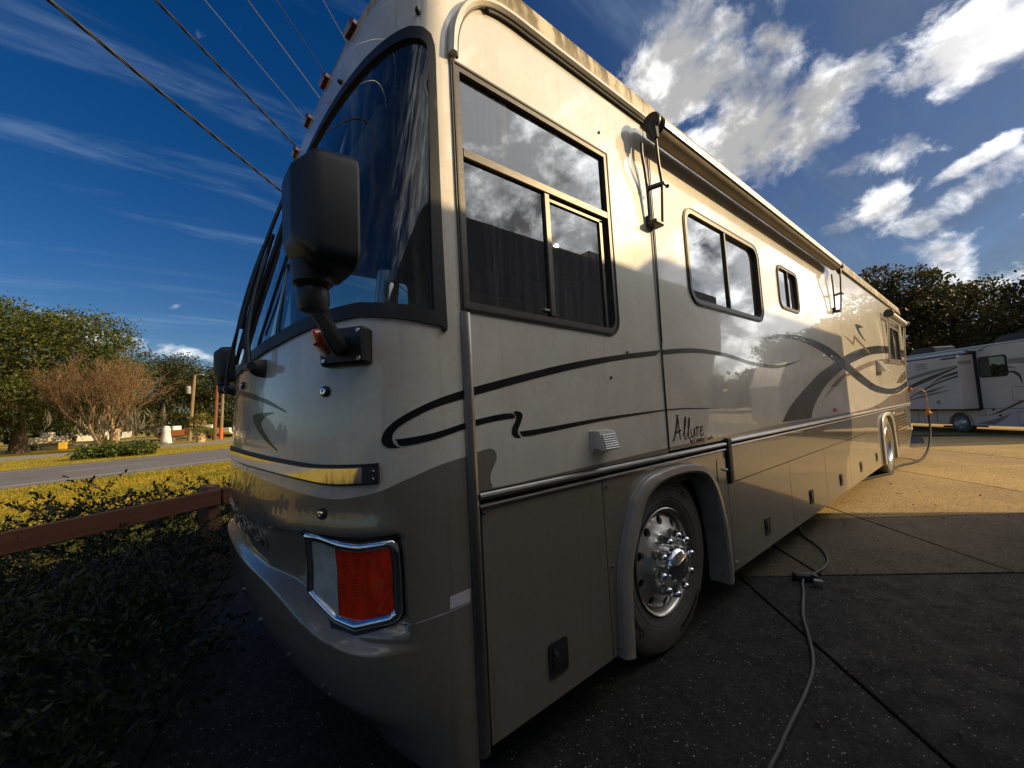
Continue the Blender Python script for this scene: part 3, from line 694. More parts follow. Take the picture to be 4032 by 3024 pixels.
R_ARCH = smooth_poly([(8.95, 0.215), (8.97, 0.60), (9.03, 0.84), (9.18, 0.96), (9.50, 1.01), (9.85, 0.98), (10.02, 0.86), (10.08, 0.60), (10.10, 0.215)], n=4)
panel([(6.575, ZL), (7.72, ZL), (7.72, 0.839), (6.575, 0.839)])
patch('side_skirt', [(6.575, 0.845), (7.72, 0.845), (7.726, 0.845), (7.726, ZL), (8.94, ZL)] + R_ARCH[1:-1] + [(10.11, ZL), (11.86, ZL), (12.62, 0.50), (12.80, 1.095), (6.996, 1.095), (6.996, 0.846), (6.575, 0.846)], [[(10.56, 0.36), (11.95, 0.36), (11.95, 1.02), (10.56, 1.02)]], sidef(0.0), 0.25, M['taupe'], RV, skirt=sidef(0.014), bstep=0.25)
# engine louvre: frame and slats
lv = MB()
lv.box(10.56, 11.95, 0.03, 0.04, 0.36, 1.02); lv = lv.build('vent_backing', M['seam'], RV)
for i in range(11):
    z = 0.375 + i * 0.0575
    b = MB(); b.box(10.565, 11.945, -0.010, 0.002, z, z + 0.026); b.add([(10.565, 0.002, z + 0.026), (11.945, 0.002, z + 0.026), (11.945, 0.028, z + 0.040), (10.565, 0.028, z + 0.040)], [(0, 1, 2, 3)])
    b.build('vent_slat', M['tan'], lv)
# ---- belt rails: twin beads of bright aluminium
def bead(x0, x1, z, r, name='belt_rail'):
    MB().tube([(x0, -0.006, z), (x1, -0.006, z)], r, 10).build(name, M['alum'], RV)
bead(0.845, 2.955, 1.123, 0.014); bead(0.845, 2.955, 1.086, 0.008); bead(3.045, 12.80, 1.139, 0.014); bead(3.045, 12.80, 1.103, 0.008)
MB().bbox(2.975, 3.035, -0.022, 0.012, 0.842, 1.162, 0.006).build('entry_step_bar', M['plastic'], RV)
patch('fuel_door', round_rect(2.815, 2.945, 0.87, 1.03, 0.02), [], sidef(-0.004), 0.1, M['taupe'], RV, skirt=sidef(0.0))
MB().lathe([(0.012, 0.0), (0.012, -0.012), (0.008, -0.02), (0.0, -0.021)], (2.92, -0.004, 0.95), (0, 1, 0), 12).build('lock', M['chrome'], RV)
# vertical aluminium corner strip at the seam of the nose
MB().tube([(0.822, -0.004, 0.235), (0.822, -0.004, 0.9), (0.822, -0.004, 1.815)], 0.022, 10, flat=0.6, up=(1, 0, 0)).build('corner_strip', M['alum'], RV)
MB().box(0.846, 0.853, -0.001, 0.012, 0.25, 1.08).build('strip_gap', M['seam'], RV)
# drip moulding: round the front arch and aft under the roof edge
arc = smooth_poly([(0.812, 2.845), (0.825, 2.96), (0.865, 3.06), (0.93, 3.14), (1.02, 3.188), (1.13, 3.205), (1.3, 3.205), (1.8, 3.205), (2.35, 3.205)], n=6)
MB().tube([(x, -0.016, z) for x, z in arc], 0.024, 8, flat=0.75, up=(0, -1, 0)).build('drip_moulding', M['cream'], RV)
MB().tube([(2.3, -0.014, 3.205), (XR - 0.03, -0.014, 3.205)], 0.014, 8).build('drip_moulding', M['rubber'], RV)
MB().tube([(x, -0.012, z - 0.026 if x > 1.0 else z) for x, z in [(a + (0.02 if a < 1.0 else 0.0), b) for a, b in arc]], 0.008, 6).build('moulding_shadow_gap', M['rubber'], RV)
# ---- far side, tail, floor, wheel wells
wl = inset(round_rect(0.86, 1.78, 1.84, 2.80, 0.05), 0.0)
patch('far_side_skin', [(0.8, 1.26), (XR, 1.26), (XR, 3.2), (0.8, 3.2)], [wl], sidef(2.5), 0.5, M['cream'], RV)
patch('far_side_lower', [(0.8, 0.245), (11.9, 0.245), (12.6, 0.5), (XR, 1.26), (0.8, 1.26)], [], sidef(2.5), 0.5, M['taupe'], RV)
patch('far_side_window', wl, [], sidef(2.495), 0.3, M['clearglass'], RV)
MB().add([(XR, 0, 3.2), (XR, 2.5, 3.2), (XR, 2.5, 2.5), (XR, 0, 2.5), (XR - 0.1, 0, 1.1), (XR - 0.1, 2.5, 1.1), (12.6, 2.5, 0.5), (12.6, 0, 0.5), (11.9, 2.5, 0.24), (11.9, 0, 0.24), (XR, 0, 3.34), (XR, 2.5, 3.34)], [(0, 1, 2, 3), (3, 2, 5, 4), (4, 5, 6, 7), (7, 6, 8, 9), (0, 1, 11, 10)]).build('tail_wall', M['cream'], RV)
ub = MB(); ub.box(2.95, 8.9, 0.06, 2.44, 0.33, 0.92); ub.box(10.15, 11.9, 0.06, 2.44, 0.36, 0.95); ub.box(0.95, 1.6, 0.06, 2.44, 0.33, 0.95)
ub.box(1.6, 12.7, 0.62, 1.9, 0.5, 1.0); ub.build('underbody', M['dark'], RV)
wv = MB(); wv.box(1.6, 2.95, 0.03, 2.47, 1.03, 1.05); wv.box(8.9, 10.15, 0.03, 2.47, 1.03, 1.05); wv.box(0.84, 12.6, 0.03, 2.47, 1.06, 1.075)
wv.build('wheel_well', M['dark'], RV)
MB().tube([(7.3, 0.22, 0.30), (8.9, 0.22, 0.30)], 0.045, 12).build('exhaust_pipe', M['steel'], RV)
# ---- wheels
def make_wheel(cx, name, dish=0.0):
    w = empty(name, (cx, 0.3, 0.0)); w.parent = RV; w.matrix_parent_inverse = RV.matrix_world.inverted()
    o = (cx, 0.0, 0.515); Y = (0, 1, 0)
    ty = MB().lathe([(0.288, 0.10), (0.300, 0.072), (0.318, 0.060), (0.322, 0.062), (0.330, 0.055), (0.352, 0.050), (0.355, 0.053), (0.360, 0.048), (0.38, 0.045), (0.43, 0.047), (0.470, 0.058), (0.474, 0.064), (0.480, 0.062), (0.492, 0.070), (0.505, 0.088), (0.515, 0.11), (0.517, 0.13), (0.506, 0.133), (0.506, 0.142), (0.518, 0.145), (0.518, 0.19), (0.506, 0.193), (0.506, 0.203), (0.518, 0.206), (0.518, 0.25), (0.506, 0.253), (0.506, 0.263), (0.517, 0.266), (0.512, 0.30), (0.49, 0.33), (0.40, 0.345), (0.29, 0.32)], o, Y, 72).build('tyre', M['tyre'], w, smooth=35)
    # sidewall lettering stands slightly proud
    for body, mid, size in (('Continental', -58, 0.058), ('ContiCrossTrac HA3', 195, 0.050), ('12 R 22.5', 62, 0.046)):
        me = text_mesh(body, size, spacing=1.08, extrude=0.002, align='CENTER', bold=0.0008)
        def fn(a, mid=mid):
            flip = mid < 0 or mid > 180
            r = 0.405 - (a[:, 1] if False else 0) + a[:, 1] * 1.0; ang = R(mid) - a[:, 0] / 0.43
            return np.stack([cx + np.cos(ang) * r, 0.0445 - a[:, 2] + np.interp(r, [0.38, 0.43, 0.47], [0.0, 0.002, 0.013]), 0.515 + np.sin(ang) * r], -1)
        remap_mesh(me, fn); me.materials.append(M['rubber']); tag(link('raised_lettering', me, None, w), kind='stuff')
    rim = MB().lathe([(0.300, 0.070), (0.302, 0.060), (0.296, 0.056), (0.288, 0.060), (0.280, 0.075), (0.272, 0.105), (0.266, 0.125 + dish)], o, Y, 72).build('rim', M['alum'], w, smooth=50)
    dep = lambda r: np.interp(r, [0.0, 0.176, 0.186, 0.197, 0.262, 0.268], [0.035, 0.035, 0.050, 0.068, 0.092, 0.11])
    fm = lambda u, v: np.stack([cx + u, dep(np.hypot(u, v)) + dish, 0.515 + v], -1)
    circ = lambda a, b, r, n: [(a + r * math.cos(2 * math.pi * k / n), b + r * math.sin(2 * math.pi * k / n)) for k in range(n)]
    hol = [circ(0.230 * math.cos(R(18 + 36 * k)), 0.230 * math.sin(R(18 + 36 * k)), 0.026, 12) for k in range(10)]
    patch('wheel_disc', circ(0, 0, 0.268, 60), hol, fm, 0.022, M['rim'], w, skirt=lambda u, v: fm(u, v) + np.array([0, 0.02, 0]), bstep=0.012)
    MB().lathe([(0.27, 0.15 + dish), (0.0, 0.15 + dish)], o, Y, 32).build('brake_drum', M['dark'], w)
    MB().lathe([(0.098, 0.036), (0.098, 0.0), (0.092, -0.025), (0.075, -0.045), (0.045, -0.058), (0.0, -0.062)], (cx, dish, 0.515), Y, 32).build('hub_cap', M['chrome'], w, smooth=60)
    nut = MB(); nut.lathe([(0.028, 0.036), (0.028, 0.026), (0.023, 0.024)], (0, 0, 0), Y, 16); nut.lathe([(0.0225, 0.03), (0.0225, -0.010), (0.020, -0.017)], (0, 0, 0), Y, 6); nut.lathe([(0.020, -0.017), (0.017, -0.027), (0.010, -0.034), (0.0, -0.036)], (0, 0, 0), Y, 12)
    nm = nut.mesh('lug_nut', 28); nm.materials.append(M['chrome'])
    for k in range(10):
        a = R(36 * k + 8); n = link('lug_nut', nm, None, w); n.location = (cx + 0.158 * math.cos(a), dish, 0.515 + 0.158 * math.sin(a)); n.rotation_euler = (0, a, 0)
    return w
make_wheel(2.18, 'front_wheel'); make_wheel(9.52, 'rear_wheel', 0.15).location.y -= 0.055
for cx in (2.18, 9.52):
    MB().lathe([(0.29, 2.40), (0.43, 2.44), (0.505, 2.42), (0.518, 2.38), (0.518, 2.2), (0.49, 2.16), (0.3, 2.16)], (cx, 0, 0.515), (0, 1, 0), 32).build('far_tyre', M['tyre'], RV)
MB().lathe([(0.29, 0.40), (0.43, 0.385), (0.505, 0.40), (0.518, 0.43), (0.518, 0.6), (0.49, 0.66), (0.3, 0.66)], (9.52, 0, 0.515), (0, 1, 0), 32).build('inner_rear_tyre', M['tyre'], RV)
# ---- fender flares
def flare(outer, inner, m, d=-0.055):
    n = len(inner); A = np.array(smooth_poly(outer, n=4)); B = np.array(inner)
    t = np.linspace(0, 1, 48); ri = lambda P: np.stack([np.interp(t, np.linspace(0, 1, len(P)), P[:, i]) for i in (0, 1)], 1)
    A, B = ri(A), ri(B); mid = A * 0.82 + B * 0.18
    rows = [[(x, -0.001, z) for x, z in A], [(x, d * 0.75, z) for x, z in A * 0.97 + B * 0.03], [(x, d, z) for x, z in mid], [(x, d - 0.004, z) for x, z in A * 0.25 + B * 0.75], [(x, d + 0.008, z) for x, z in B], [(x, 0.10, z) for x, z in B]]
    mb = MB().strip(rows)
    for k in (0, -1): mb.add([r[k] for r in rows], [tuple(range(len(rows)))])
    return mb.build('fender_flare', m, RV, smooth=40)
F_OUT = [(1.612, 0.235), (1.632, 0.59), (1.70, 0.79), (1.80, 0.965), (1.94, 1.042), (2.18, 1.066), (2.45, 1.052), (2.60, 1.005), (2.73, 0.89), (2.832, 0.61), (2.85, 0.235)]
flare(F_OUT, ARCH_IN, M['fender'], -0.042)
flare([(8.86, 0.26), (8.88, 0.62), (8.95, 0.90), (9.13, 1.03), (9.50, 1.075), (9.90, 1.05), (10.10, 0.92), (10.17, 0.62), (10.19, 0.24)], R_ARCH, M['fender'], -0.035)
# ---- paddle latches
def latch(x, z):
    a = patch('paddle_latch', round_rect(x - 0.055, x + 0.055, z - 0.068, z + 0.068, 0.016, 3), [], sidef(-0.007), 0.05, M['plastic'], RV, skirt=sidef(0.002))
    patch('latch_pan', round_rect(x - 0.041, x + 0.041, z - 0.052, z + 0.052, 0.01, 3), [], sidef(-0.0085), 0.05, M['rubber'], a, skirt=sidef(-0.006))
    patch('latch_handle', round_rect(x - 0.034, x + 0.034, z - 0.022, z + 0.045, 0.008, 3), [], sidef(-0.013), 0.05, M['plastic'], a, skirt=sidef(-0.008))
    MB().lathe([(0.0085, 0.0), (0.0085, -0.004), (0.0, -0.005)], (x - 0.018, -0.013, z + 0.02), (0, 1, 0), 10).build('key_lock', M['chrome'], a)
for x, z in ((1.207, 0.405), (3.62, 0.41), (4.84, 0.427), (6.05, 0.415), (7.18, 0.425), (8.33, 0.428)): latch(x, z)
def bolt(p, ax, r=0.008, m='steel', name='bolt'):
    MB().lathe([(r, 0.0), (r, 0.004), (r * 0.6, 0.009), (0, 0.0095)], p, ax, 10).build(name, M[m], RV)
for x, z in ((0.865, 1.06), (1.60, 1.04), (1.605, 0.66), (1.61, 0.28), (2.90, 0.66), (1.70, 2.62 - 1.04), (1.752, 2.93), (2.30, 1.06), (1.86, 1.72), (9.0, 1.09), (9.0, 0.7)): bolt((x, -0.001, z), (0, -1, 0))
# ---- windows of the near side
def window(outer, fw, mulls, y=-0.008, tint='glass'):
    f = patch('side_window', outer, [inset(outer, fw)], sidef(y), 0.3, M['bronze'], RV, skirt=sidef(0.03), bstep=0.08)
    patch('frame_bead', inset(outer, 0.007), [inset(outer, 0.014)], sidef(y - 0.004), 0.3, M['rubber'], f, skirt=sidef(y), bstep=0.08)
    for x0, x1, z0, z1, yy in mulls:
        MB().bbox(x0, x1, yy, yy + 0.03, z0, z1, 0.004).build('glazing_bar', M['bronze'], f)
    return f
w1 = window(W1, 0.038, [(0.846, 1.77, 2.442, 2.482, -0.006), (1.29, 1.325, 1.855, 2.442, -0.004)])
def pane(poly, y, par, m='glass', name='pane'): return patch(name, poly, [], sidef(y), 0.4, M[m], par)
pane([(0.84, 2.47), (1.775, 2.47), (1.775, 2.80), (0.84, 2.80)], 0.012, w1); pane([(0.84, 1.835), (1.30, 1.835), (1.30, 2.46), (0.84, 2.46)], 0.010, w1)
pane([(1.30, 1.835), (1.715, 1.835), (1.715, 2.418), (1.30, 2.418)], 0.022, w1)
MB().box(1.715, 1.735, 0.012, 0.03, 1.84, 2.43).box(1.31, 1.735, 0.012, 0.03, 2.418, 2.432).build('sliding_sash', M['bronze'], w1)
MB().bbox(1.25, 1.285, -0.004, 0.01, 1.875, 1.888, 0.003).build('sash_latch', M['alum'], w1)
w2 = window(W2, 0.045, [(3.285, 3.31, 2.12, 2.77, -0.004)]); pane(inset(round_rect(2.66, 3.30, 2.12, 2.775, 0.10), 0), 0.012, w2); pane(round_rect(3.29, 3.97, 2.12, 2.775, 0.10), 0.024, w2)
w3 = window(W3, 0.035, [(4.78, 4.80, 2.32, 2.73, -0.004)]); pane(round_rect(4.49, 4.79, 2.32, 2.73, 0.07), 0.012, w3); pane(round_rect(4.78, 5.08, 2.32, 2.73, 0.07), 0.024, w3)
w4 = window(W4, 0.05, [(11.48, 11.52, 2.02, 2.77, -0.004)]); pane(round_rect(10.74, 11.5, 2.02, 2.78, 0.04), 0.012, w4); pane(round_rect(11.5, 12.28, 2.02, 2.78, 0.04), 0.024, w4)
# ---- cab and saloon seen through the glass
it = MB(); it.box(0.95, 8.0, 0.06, 2.46, 1.25, 1.27); it.box(0.82, 12.8, 0.06, 2.46, 3.10, 3.12); it.build('cabin_floor_and_ceiling', M['interior'], RV)
MB().box(4.35, 4.40, 0.06, 2.46, 1.27, 3.1).build('cabin_bulkhead', M['curtain'], RV)
MB().box(10.4, 10.45, 0.06, 2.46, 1.27, 3.1).box(12.5, 12.55, 0.06, 2.46, 1.27, 3.1).box(4.4, 12.5, 0.5, 0.52, 1.27, 3.1).build('saloon_partition', M['curtain'], RV)
ds = [tuple(p) for p in cap(np.linspace(-0.10, -LT + 0.10, 41), np.full(41, 1.745), -0.06)]
db = [(1.10, p[1], 1.72) for p in ds]; dl = [(1.08, p[1], 1.28) for p in ds]
MB().strip([ds, db, dl]).build('dashboard', M['interior'], RV, smooth=0)
def seat(cy, yaw):
    m4 = Matrix.Translation((1.75, cy, 1.27)) @ Matrix.Rotation(yaw, 4, 'Z')
    s = MB(); s.bbox(-0.27, 0.27, -0.27, 0.27, 0.30, 0.46, 0.05, m4)
    s2 = Matrix.Translation((1.75, cy, 1.27)) @ Matrix.Rotation(yaw, 4, 'Z') @ Matrix.Translation((0.22, 0, 0.40)) @ Matrix.Rotation(R(12), 4, 'Y')
    s.bbox(-0.02, 0.15, -0.27, 0.27, 0.0, 0.68, 0.06, s2); s.bbox(0.0, 0.12, -0.15, 0.15, 0.70, 0.90, 0.05, s2)
    s.bbox(-0.2, 0.2, -0.33, -0.27, 0.55, 0.62, 0.02, m4); s.bbox(-0.2, 0.2, 0.27, 0.33, 0.55, 0.62, 0.02, m4); s.lathe([(0.2, 0), (0.12, 0.05), (0.1, 0.32)], (1.75, cy, 1.27), (0, 0, 1), 16)
    s.build('cab_seat', M['seat'], RV)
seat(0.62, 0.15); seat(1.88, -0.1)
sw = MB(); cs = [Matrix.Translation((1.20, 1.88, 1.85)) @ Matrix.Rotation(R(-35), 4, 'Y') @ Vector((0.22 * math.cos(a), 0.22 * math.sin(a), 0)) for a in np.linspace(0, 2 * math.pi, 29)]
sw.tube(cs, 0.016, 8); sw.tube([(1.20, 1.88, 1.85), (1.0, 1.88, 1.55)], 0.04, 10); sw.tube([cs[0], (1.2, 1.88, 1.85), cs[14]], 0.012, 6); sw.build('steering_wheel', M['plastic'], RV)
cu = MB(); cu.box(0.9, 4.3, 2.40, 2.44, 2.82, 3.1); cu.box(1.85, 1.9, 2.2, 2.46, 1.28, 3.1); cu.build('curtain_box', M['curtain'], RV)
vis = MB(); vis.bbox(0.66, 0.70, 0.35, 1.0, 2.62, 2.82, 0.012); vis.bbox(0.66, 0.70, 1.5, 2.15, 2.62, 2.82, 0.012); vis.build('sun_visor', M['interior'], RV)
fan = MB(); fan.tube([(0.95, 0.16, 2.95), (0.86, 0.16, 2.72)], 0.014, 8)
for k in range(9): a = 2 * math.pi * k / 9; fan.tube([(0.82, 0.17, 2.66), (0.82 , 0.17 + 0.08 * math.cos(a), 2.66 + 0.08 * math.sin(a))], 0.003, 5)
fan.tube([(0.82, 0.17 + 0.08 * math.cos(a), 2.66 + 0.08 * math.sin(a)) for a in np.linspace(0, 2 * math.pi, 25)], 0.005, 6); fan.build('cab_fan', M['steel'], RV)
patch('windscreen_sticker', [(-0.42, 2.00), (-0.30, 1.995), (-0.30, 2.07), (-0.42, 2.075)], [], capf(-0.009), 0.05, M['slate'], RV)
# reflective sun shade roll standing behind the glass
rl = MB(); rl.lathe([(0.045, 0.0), (0.045, 0.22)], (0.62, 0.28, 1.80), (0.12, 0.0, 1), 16); rl.build('rolled_sun_shade', M['alum'], RV)

# ---- headlamp units (near and far corner): recess seal, chrome bezel, hazy lamp glass, red-amber indicator
HL_O = [(-0.655, 0.828), (-0.628, 1.028), (-0.60, 1.042), (-0.47, 1.012), (-0.40, 1.005), (-0.283, 1.018), (-0.272, 0.995), (-0.278, 0.785), (-0.30, 0.765), (-0.44, 0.738), (-0.53, 0.752)]
HL_G = [(-0.645, 0.832), (-0.624, 1.016), (-0.604, 1.022), (-0.500, 0.996), (-0.516, 0.768)]
HL_I = [(-0.494, 0.993), (-0.40, 0.988), (-0.293, 1.000), (-0.296, 0.788), (-0.44, 0.757), (-0.510, 0.767)]
for fl in (lambda p: p, mir):
    unit = patch('headlamp', inset(fl(HL_O), -0.022), [], capf(0.004), 0.03, M['rubber'], RV, skirt=capf(-0.01))
    patch('chrome_bezel', fl(HL_O), [inset(fl(HL_G), -0.004), inset(fl(HL_I), -0.004)], capf(0.020), 0.02, M['chrome'], unit, skirt=capf(0.0))
    ring = resample(inset(fl(HL_O), 0.003), 0.012); rp = cap(np.array([q[0] for q in ring + ring[:1]]), np.array([q[1] for q in ring + ring[:1]]), 0.014)
    MB().tube([tuple(q) for q in rp], 0.018, 8, cap=False).build('bezel_rim', M['chrome'], unit, smooth=60)
    g = patch('lamp_glass', fl(HL_G), [], capf(0.018), 0.03, M['lampglass'], unit)
    i = patch('turn_indicator', fl(HL_I), [], capf(0.020), 0.02, M['red'], unit)
    for k in range(9):                                             # moulded ribs of the lens
        z = 0.79 + k * 0.022
        patch('lens_rib', fl([(-0.505, z), (-0.395, z + 0.001), (-0.395, z + 0.0045), (-0.505, z + 0.0035)]), [], capf(0.0222), 0.02, M['redrib'], unit)
for q_ in ([(-0.384, 0.855), (-0.345, 0.905), (-0.318, 0.900), (-0.328, 0.868)], [(-0.36, 0.79), (-0.31, 0.86), (-0.304, 0.858), (-0.345, 0.788)], [(-0.375, 0.975), (-0.34, 0.93), (-0.335, 0.932), (-0.36, 0.977)]):
    patch('lens_facet', q_, [], capf(0.0222), 0.02, M['redrib'], RV)
patch('lens_divider', [(-0.396, 0.775), (-0.392, 0.775), (-0.388, 0.985), (-0.392, 0.985)], [], capf(0.0222), 0.03, M['redrib'], RV)
# ---- bright moulding across the nose and the dark recess line above it
CH_T = smooth_poly([(-0.315, 1.272), (-0.40, 1.271), (-0.56, 1.274), (-0.77, 1.290), (-1.1, 1.306), (SM, 1.312)], n=4)
CH_B = smooth_poly([(-0.315, 1.224), (-0.42, 1.221), (-0.51, 1.224), (-0.69, 1.245), (-0.98, 1.264), (SM, 1.272)], n=4)
ct = CH_T + mir(CH_T)[1:]; cb = CH_B + mir(CH_B)[1:]
tr_ = patch('nose_moulding', ct + cb[::-1], [], capf(0.016), 0.02, M['chrome'], RV, skirt=capf(0.0))
off = lambda P, d: [(s, z + d) for s, z in P]
patch('moulding_lip', off(ct, 0.012) + off(ct, 0.002)[::-1], [], capf(0.008), 0.03, M['rubber'], tr_, skirt=capf(0.0))
patch('moulding_lip', off(cb, -0.001) + off(cb, -0.009)[::-1], [], capf(0.007), 0.03, M['rubber'], tr_, skirt=capf(0.0))
for fl in (lambda p: p, mir):
    patch('moulding_end', fl([(-0.312, 1.273), (-0.312, 1.222), (-0.365, 1.221), (-0.365, 1.272)]), [], capf(0.020), 0.03, M['plastic'], tr_, skirt=capf(0.0))
for z in (1.235, 1.26):
    p = cap(np.array([-0.33]), np.array([z]), 0.02)[0]; bolt(p, (0.6, -0.8, 0), 0.005, 'chrome', 'screw')
# ---- raised lettering over the bumper
xl = -0.60
for ch in 'COUNTRY COACH':
    if ch == ' ': xl += 0.07; continue
    me = text_mesh(ch, 0.098, extrude=0.003); w_ = max(v.co.x for v in me.vertices)
    remap_mesh(me, lambda a: cap(SM + xl + a[:, 0], 0.952 + a[:, 1], 0.005 + a[:, 2])); me.materials.append(M['taupe']); link('raised_letter', me, None, RV); xl += w_ + 0.035
# ---- thin line, bolts and caps of the bumper, round knobs, sticker
patch('bumper_seam', [(-0.30, 0.744), (-0.16, 0.757), (-0.01, 0.766), (-0.01, 0.763), (-0.16, 0.754), (-0.30, 0.741)], [], capf(0.0012), 0.03, M['sticker'], RV)
for s, z in ((-0.62, 0.50), (-0.625, 0.535), (-0.80, 0.60), (-1.02, 0.66), (-1.25, 0.72)):
    p = cap(np.array([s]), np.array([z]), 0.0)[0]; q = cap(np.array([s]), np.array([z]), 0.1)[0]; bolt(p, Vector(q - p), 0.008 if z < 0.65 else 0.010, 'steel', 'bumper_bolt')
for s, z in ((-0.522, 1.537), (-0.524, 1.12), (-1.40, 1.63), (-LT + 0.522, 1.537), (-LT + 0.524, 1.12)):
    p = Vector(cap(np.array([s]), np.array([z]))[0]); n = (Vector(cap(np.array([s]), np.array([z]), 0.1)[0]) - p).normalized()
    k = MB().lathe([(0.019, 0.0), (0.019, 0.008), (0.015, 0.012), (0.0125, 0.013)], p, n, 16).build('latch_knob', M['plastic'], RV)
    MB().lathe([(0.0125, 0.013), (0.011, 0.016), (0.006, 0.0165), (0.0055, 0.012), (0.0, 0.012)], p, n, 16).build('knob_face', M['chrome'], k)
patch('paper_sticker', [(-0.098, 0.766), (-0.094, 0.808), (-0.008, 0.812), (-0.010, 0.768)], [], capf(0.0015), 0.03, M['sticker'], RV)
# ---- painted graphics, laid on the panels as thin film
def film(pts, m, sm=True, n=5, off=0.0016, name='painted_stripe', step=0.06):
    poly = pts
    if pts[0][0] < 0 or pts[-1][0] < 0 or any(p[0] < 0 for p in pts): return patch(name, poly, [], capf(off), step, M[m], RV, bstep=0.03)
    return patch(name, poly, [], lambda u, v: np.stack([u + XS, np.full_like(u, -off), v], -1), 0.15, M[m], RV, bstep=0.1)
big_o = smooth_poly([(6.6 - 3.4 + 0.05, 1.80), (2.83, 1.726), (2.387, 1.774), (1.9, 1.785), (1.683, 1.779), (1.413, 1.753), (0.989, 1.703), (0.617, 1.648), (0.321, 1.591), (0.022, 1.526), (-0.123, 1.486), (-0.233, 1.438), (-0.285, 1.401), (-0.304, 1.371), (-0.303, 1.348), (-0.285, 1.333), (-0.244, 1.329)], n=5)
big_i = smooth_poly([(-0.244, 1.329), (-0.262, 1.343), (-0.270, 1.364), (-0.259, 1.389), (-0.222, 1.416), (-0.123, 1.459), (0.021, 1.494), (0.318, 1.558), (0.615, 1.615), (0.986, 1.674), (1.426, 1.725), (1.677, 1.748), (1.9, 1.755), (2.391, 1.744), (2.835, 1.700), (3.25, 1.79)], n=5)
# stripes built in pieces that end at the panel seam x = 2.21 (1.41 from the nose seam)
def cut(poly, lim, keep_less, axis=0):
    out = []; n = len(poly); f = (lambda p: lim - p[axis]) if keep_less else (lambda p: p[axis] - lim)
    for i in range(n):
        a, b = poly[i], poly[(i + 1) % n]; fa, fb = f(a), f(b)
        if fa >= 0: out.append(a)
        if (fa >= 0) != (fb >= 0): t = fa / (fa - fb); out.append((a[0] + (b[0] - a[0]) * t, a[1] + (b[1] - a[1]) * t))
    return out
def ribbon(top, bot): return top + bot[::-1]
tail_t = smooth_poly([(1.41, 1.753), (1.70, 1.782), (2.0, 1.792), (2.39, 1.778), (2.83, 1.738), (3.38, 1.728), (3.82, 1.765), (4.24, 1.823)], n=5)
tail_b = smooth_poly([(1.41, 1.723), (1.70, 1.752), (2.0, 1.763), (2.39, 1.750), (2.83, 1.708), (3.38, 1.698), (3.82, 1.748), (4.24, 1.822)], n=5)
fr = [p for p in big_o if p[0] <= 1.42] + [p for p in big_i if p[0] <= 1.42][1:]
film(cut(cut(fr, 1.403, True), 0.0, False), 'charcoal'); film(cut(fr, 0.0, True), 'charcoal')
film(cut(ribbon(tail_t, tail_b), 1.416, False), 'charcoal')
low = smooth_poly([(-0.262, 1.366), (-0.244, 1.360), (-0.125, 1.373), (0.016, 1.403), (0.146, 1.422), (0.217, 1.426), (0.238, 1.420)], n=4) + smooth_poly([(0.243, 1.405), (0.145, 1.398), (0.014, 1.380), (-0.126, 1.349), (-0.224, 1.335), (-0.249, 1.340)], n=4)
film(cut(low, 0.0, False), 'charcoal'); film(cut(low, 0.0, True), 'charcoal')
film(smooth_poly([(0.237, 1.431), (0.267, 1.431), (0.284, 1.416), (0.276, 1.391), (0.258, 1.360), (0.254, 1.342), (0.267, 1.323), (0.238, 1.327), (0.222, 1.344), (0.227, 1.369), (0.245, 1.396), (0.248, 1.414)], True, 4), 'charcoal')
l2 = smooth_poly([(0.261, 1.349), (0.392, 1.354), (0.821, 1.379), (1.403, 1.397)], n=4) + smooth_poly([(1.403, 1.389), (0.818, 1.362), (0.391, 1.331), (0.293, 1.327), (0.272, 1.334)], n=4)
film(l2, 'charcoal')
film(smooth_poly([(1.416, 1.397), (1.65, 1.397), (2.0, 1.383)], n=4) + smooth_poly([(2.0, 1.380), (1.65, 1.390), (1.416, 1.389)], n=4), 'charcoal')
# taupe field that climbs above the belt rail behind the nose
film(smooth_poly([(0.0, 1.278), (0.05, 1.288), (0.108, 1.295), (0.134, 1.281), (0.139, 1.255), (0.124, 1.228), (0.109, 1.203), (0.104, 1.177), (0.114, 1.155), (0.143, 1.145), (0.468, 1.150), (1.402, 1.172)], n=4) + [(1.402, 1.141), (0.046, 1.141), (0.046, 1.262), (0.0, 1.262)], 'taupe', name='painted_field')
A = lambda P: [(x - XS, z) for x, z in P]
film(A([(2.215, 1.172), (4.2, 1.19), (6.925, 1.185), (6.925, 1.156), (2.215, 1.156)]), 'taupe', name='painted_field')
film(A(smooth_poly([(4.206, 1.205), (4.491, 1.347), (5.047, 1.524), (5.708, 1.703), (6.493, 1.861), (6.925, 1.94)], n=4) + smooth_poly([(6.925, 1.80), (6.781, 1.769), (6.084, 1.617), (5.616, 1.47), (5.248, 1.307), (5.119, 1.195)], n=4)), 'charcoal', off=0.0012)
film(A(smooth_poly([(6.940, 1.945), (7.463, 2.035), (8.658, 2.178), (9.7, 2.27), (10.70, 2.32)], n=4) + smooth_poly([(10.70, 2.18), (9.6, 2.12), (8.573, 2.034), (7.382, 1.875), (6.940, 1.80)], n=4)), 'slate', off=0.0012)
film(A([(12.32, 2.36), (XR - 0.005, 2.36), (XR - 0.01, 2.20), (12.32, 2.19)]), 'slate', off=0.0012)
s2t = [(3.857, 1.95), (4.347, 2.028), (4.917, 2.064), (5.53, 2.061), (6.178, 2.012), (6.885, 1.898), (7.82, 1.728), (8.939, 1.556), (10.287, 1.486), (11.5, 1.53), (12.80, 1.66)]
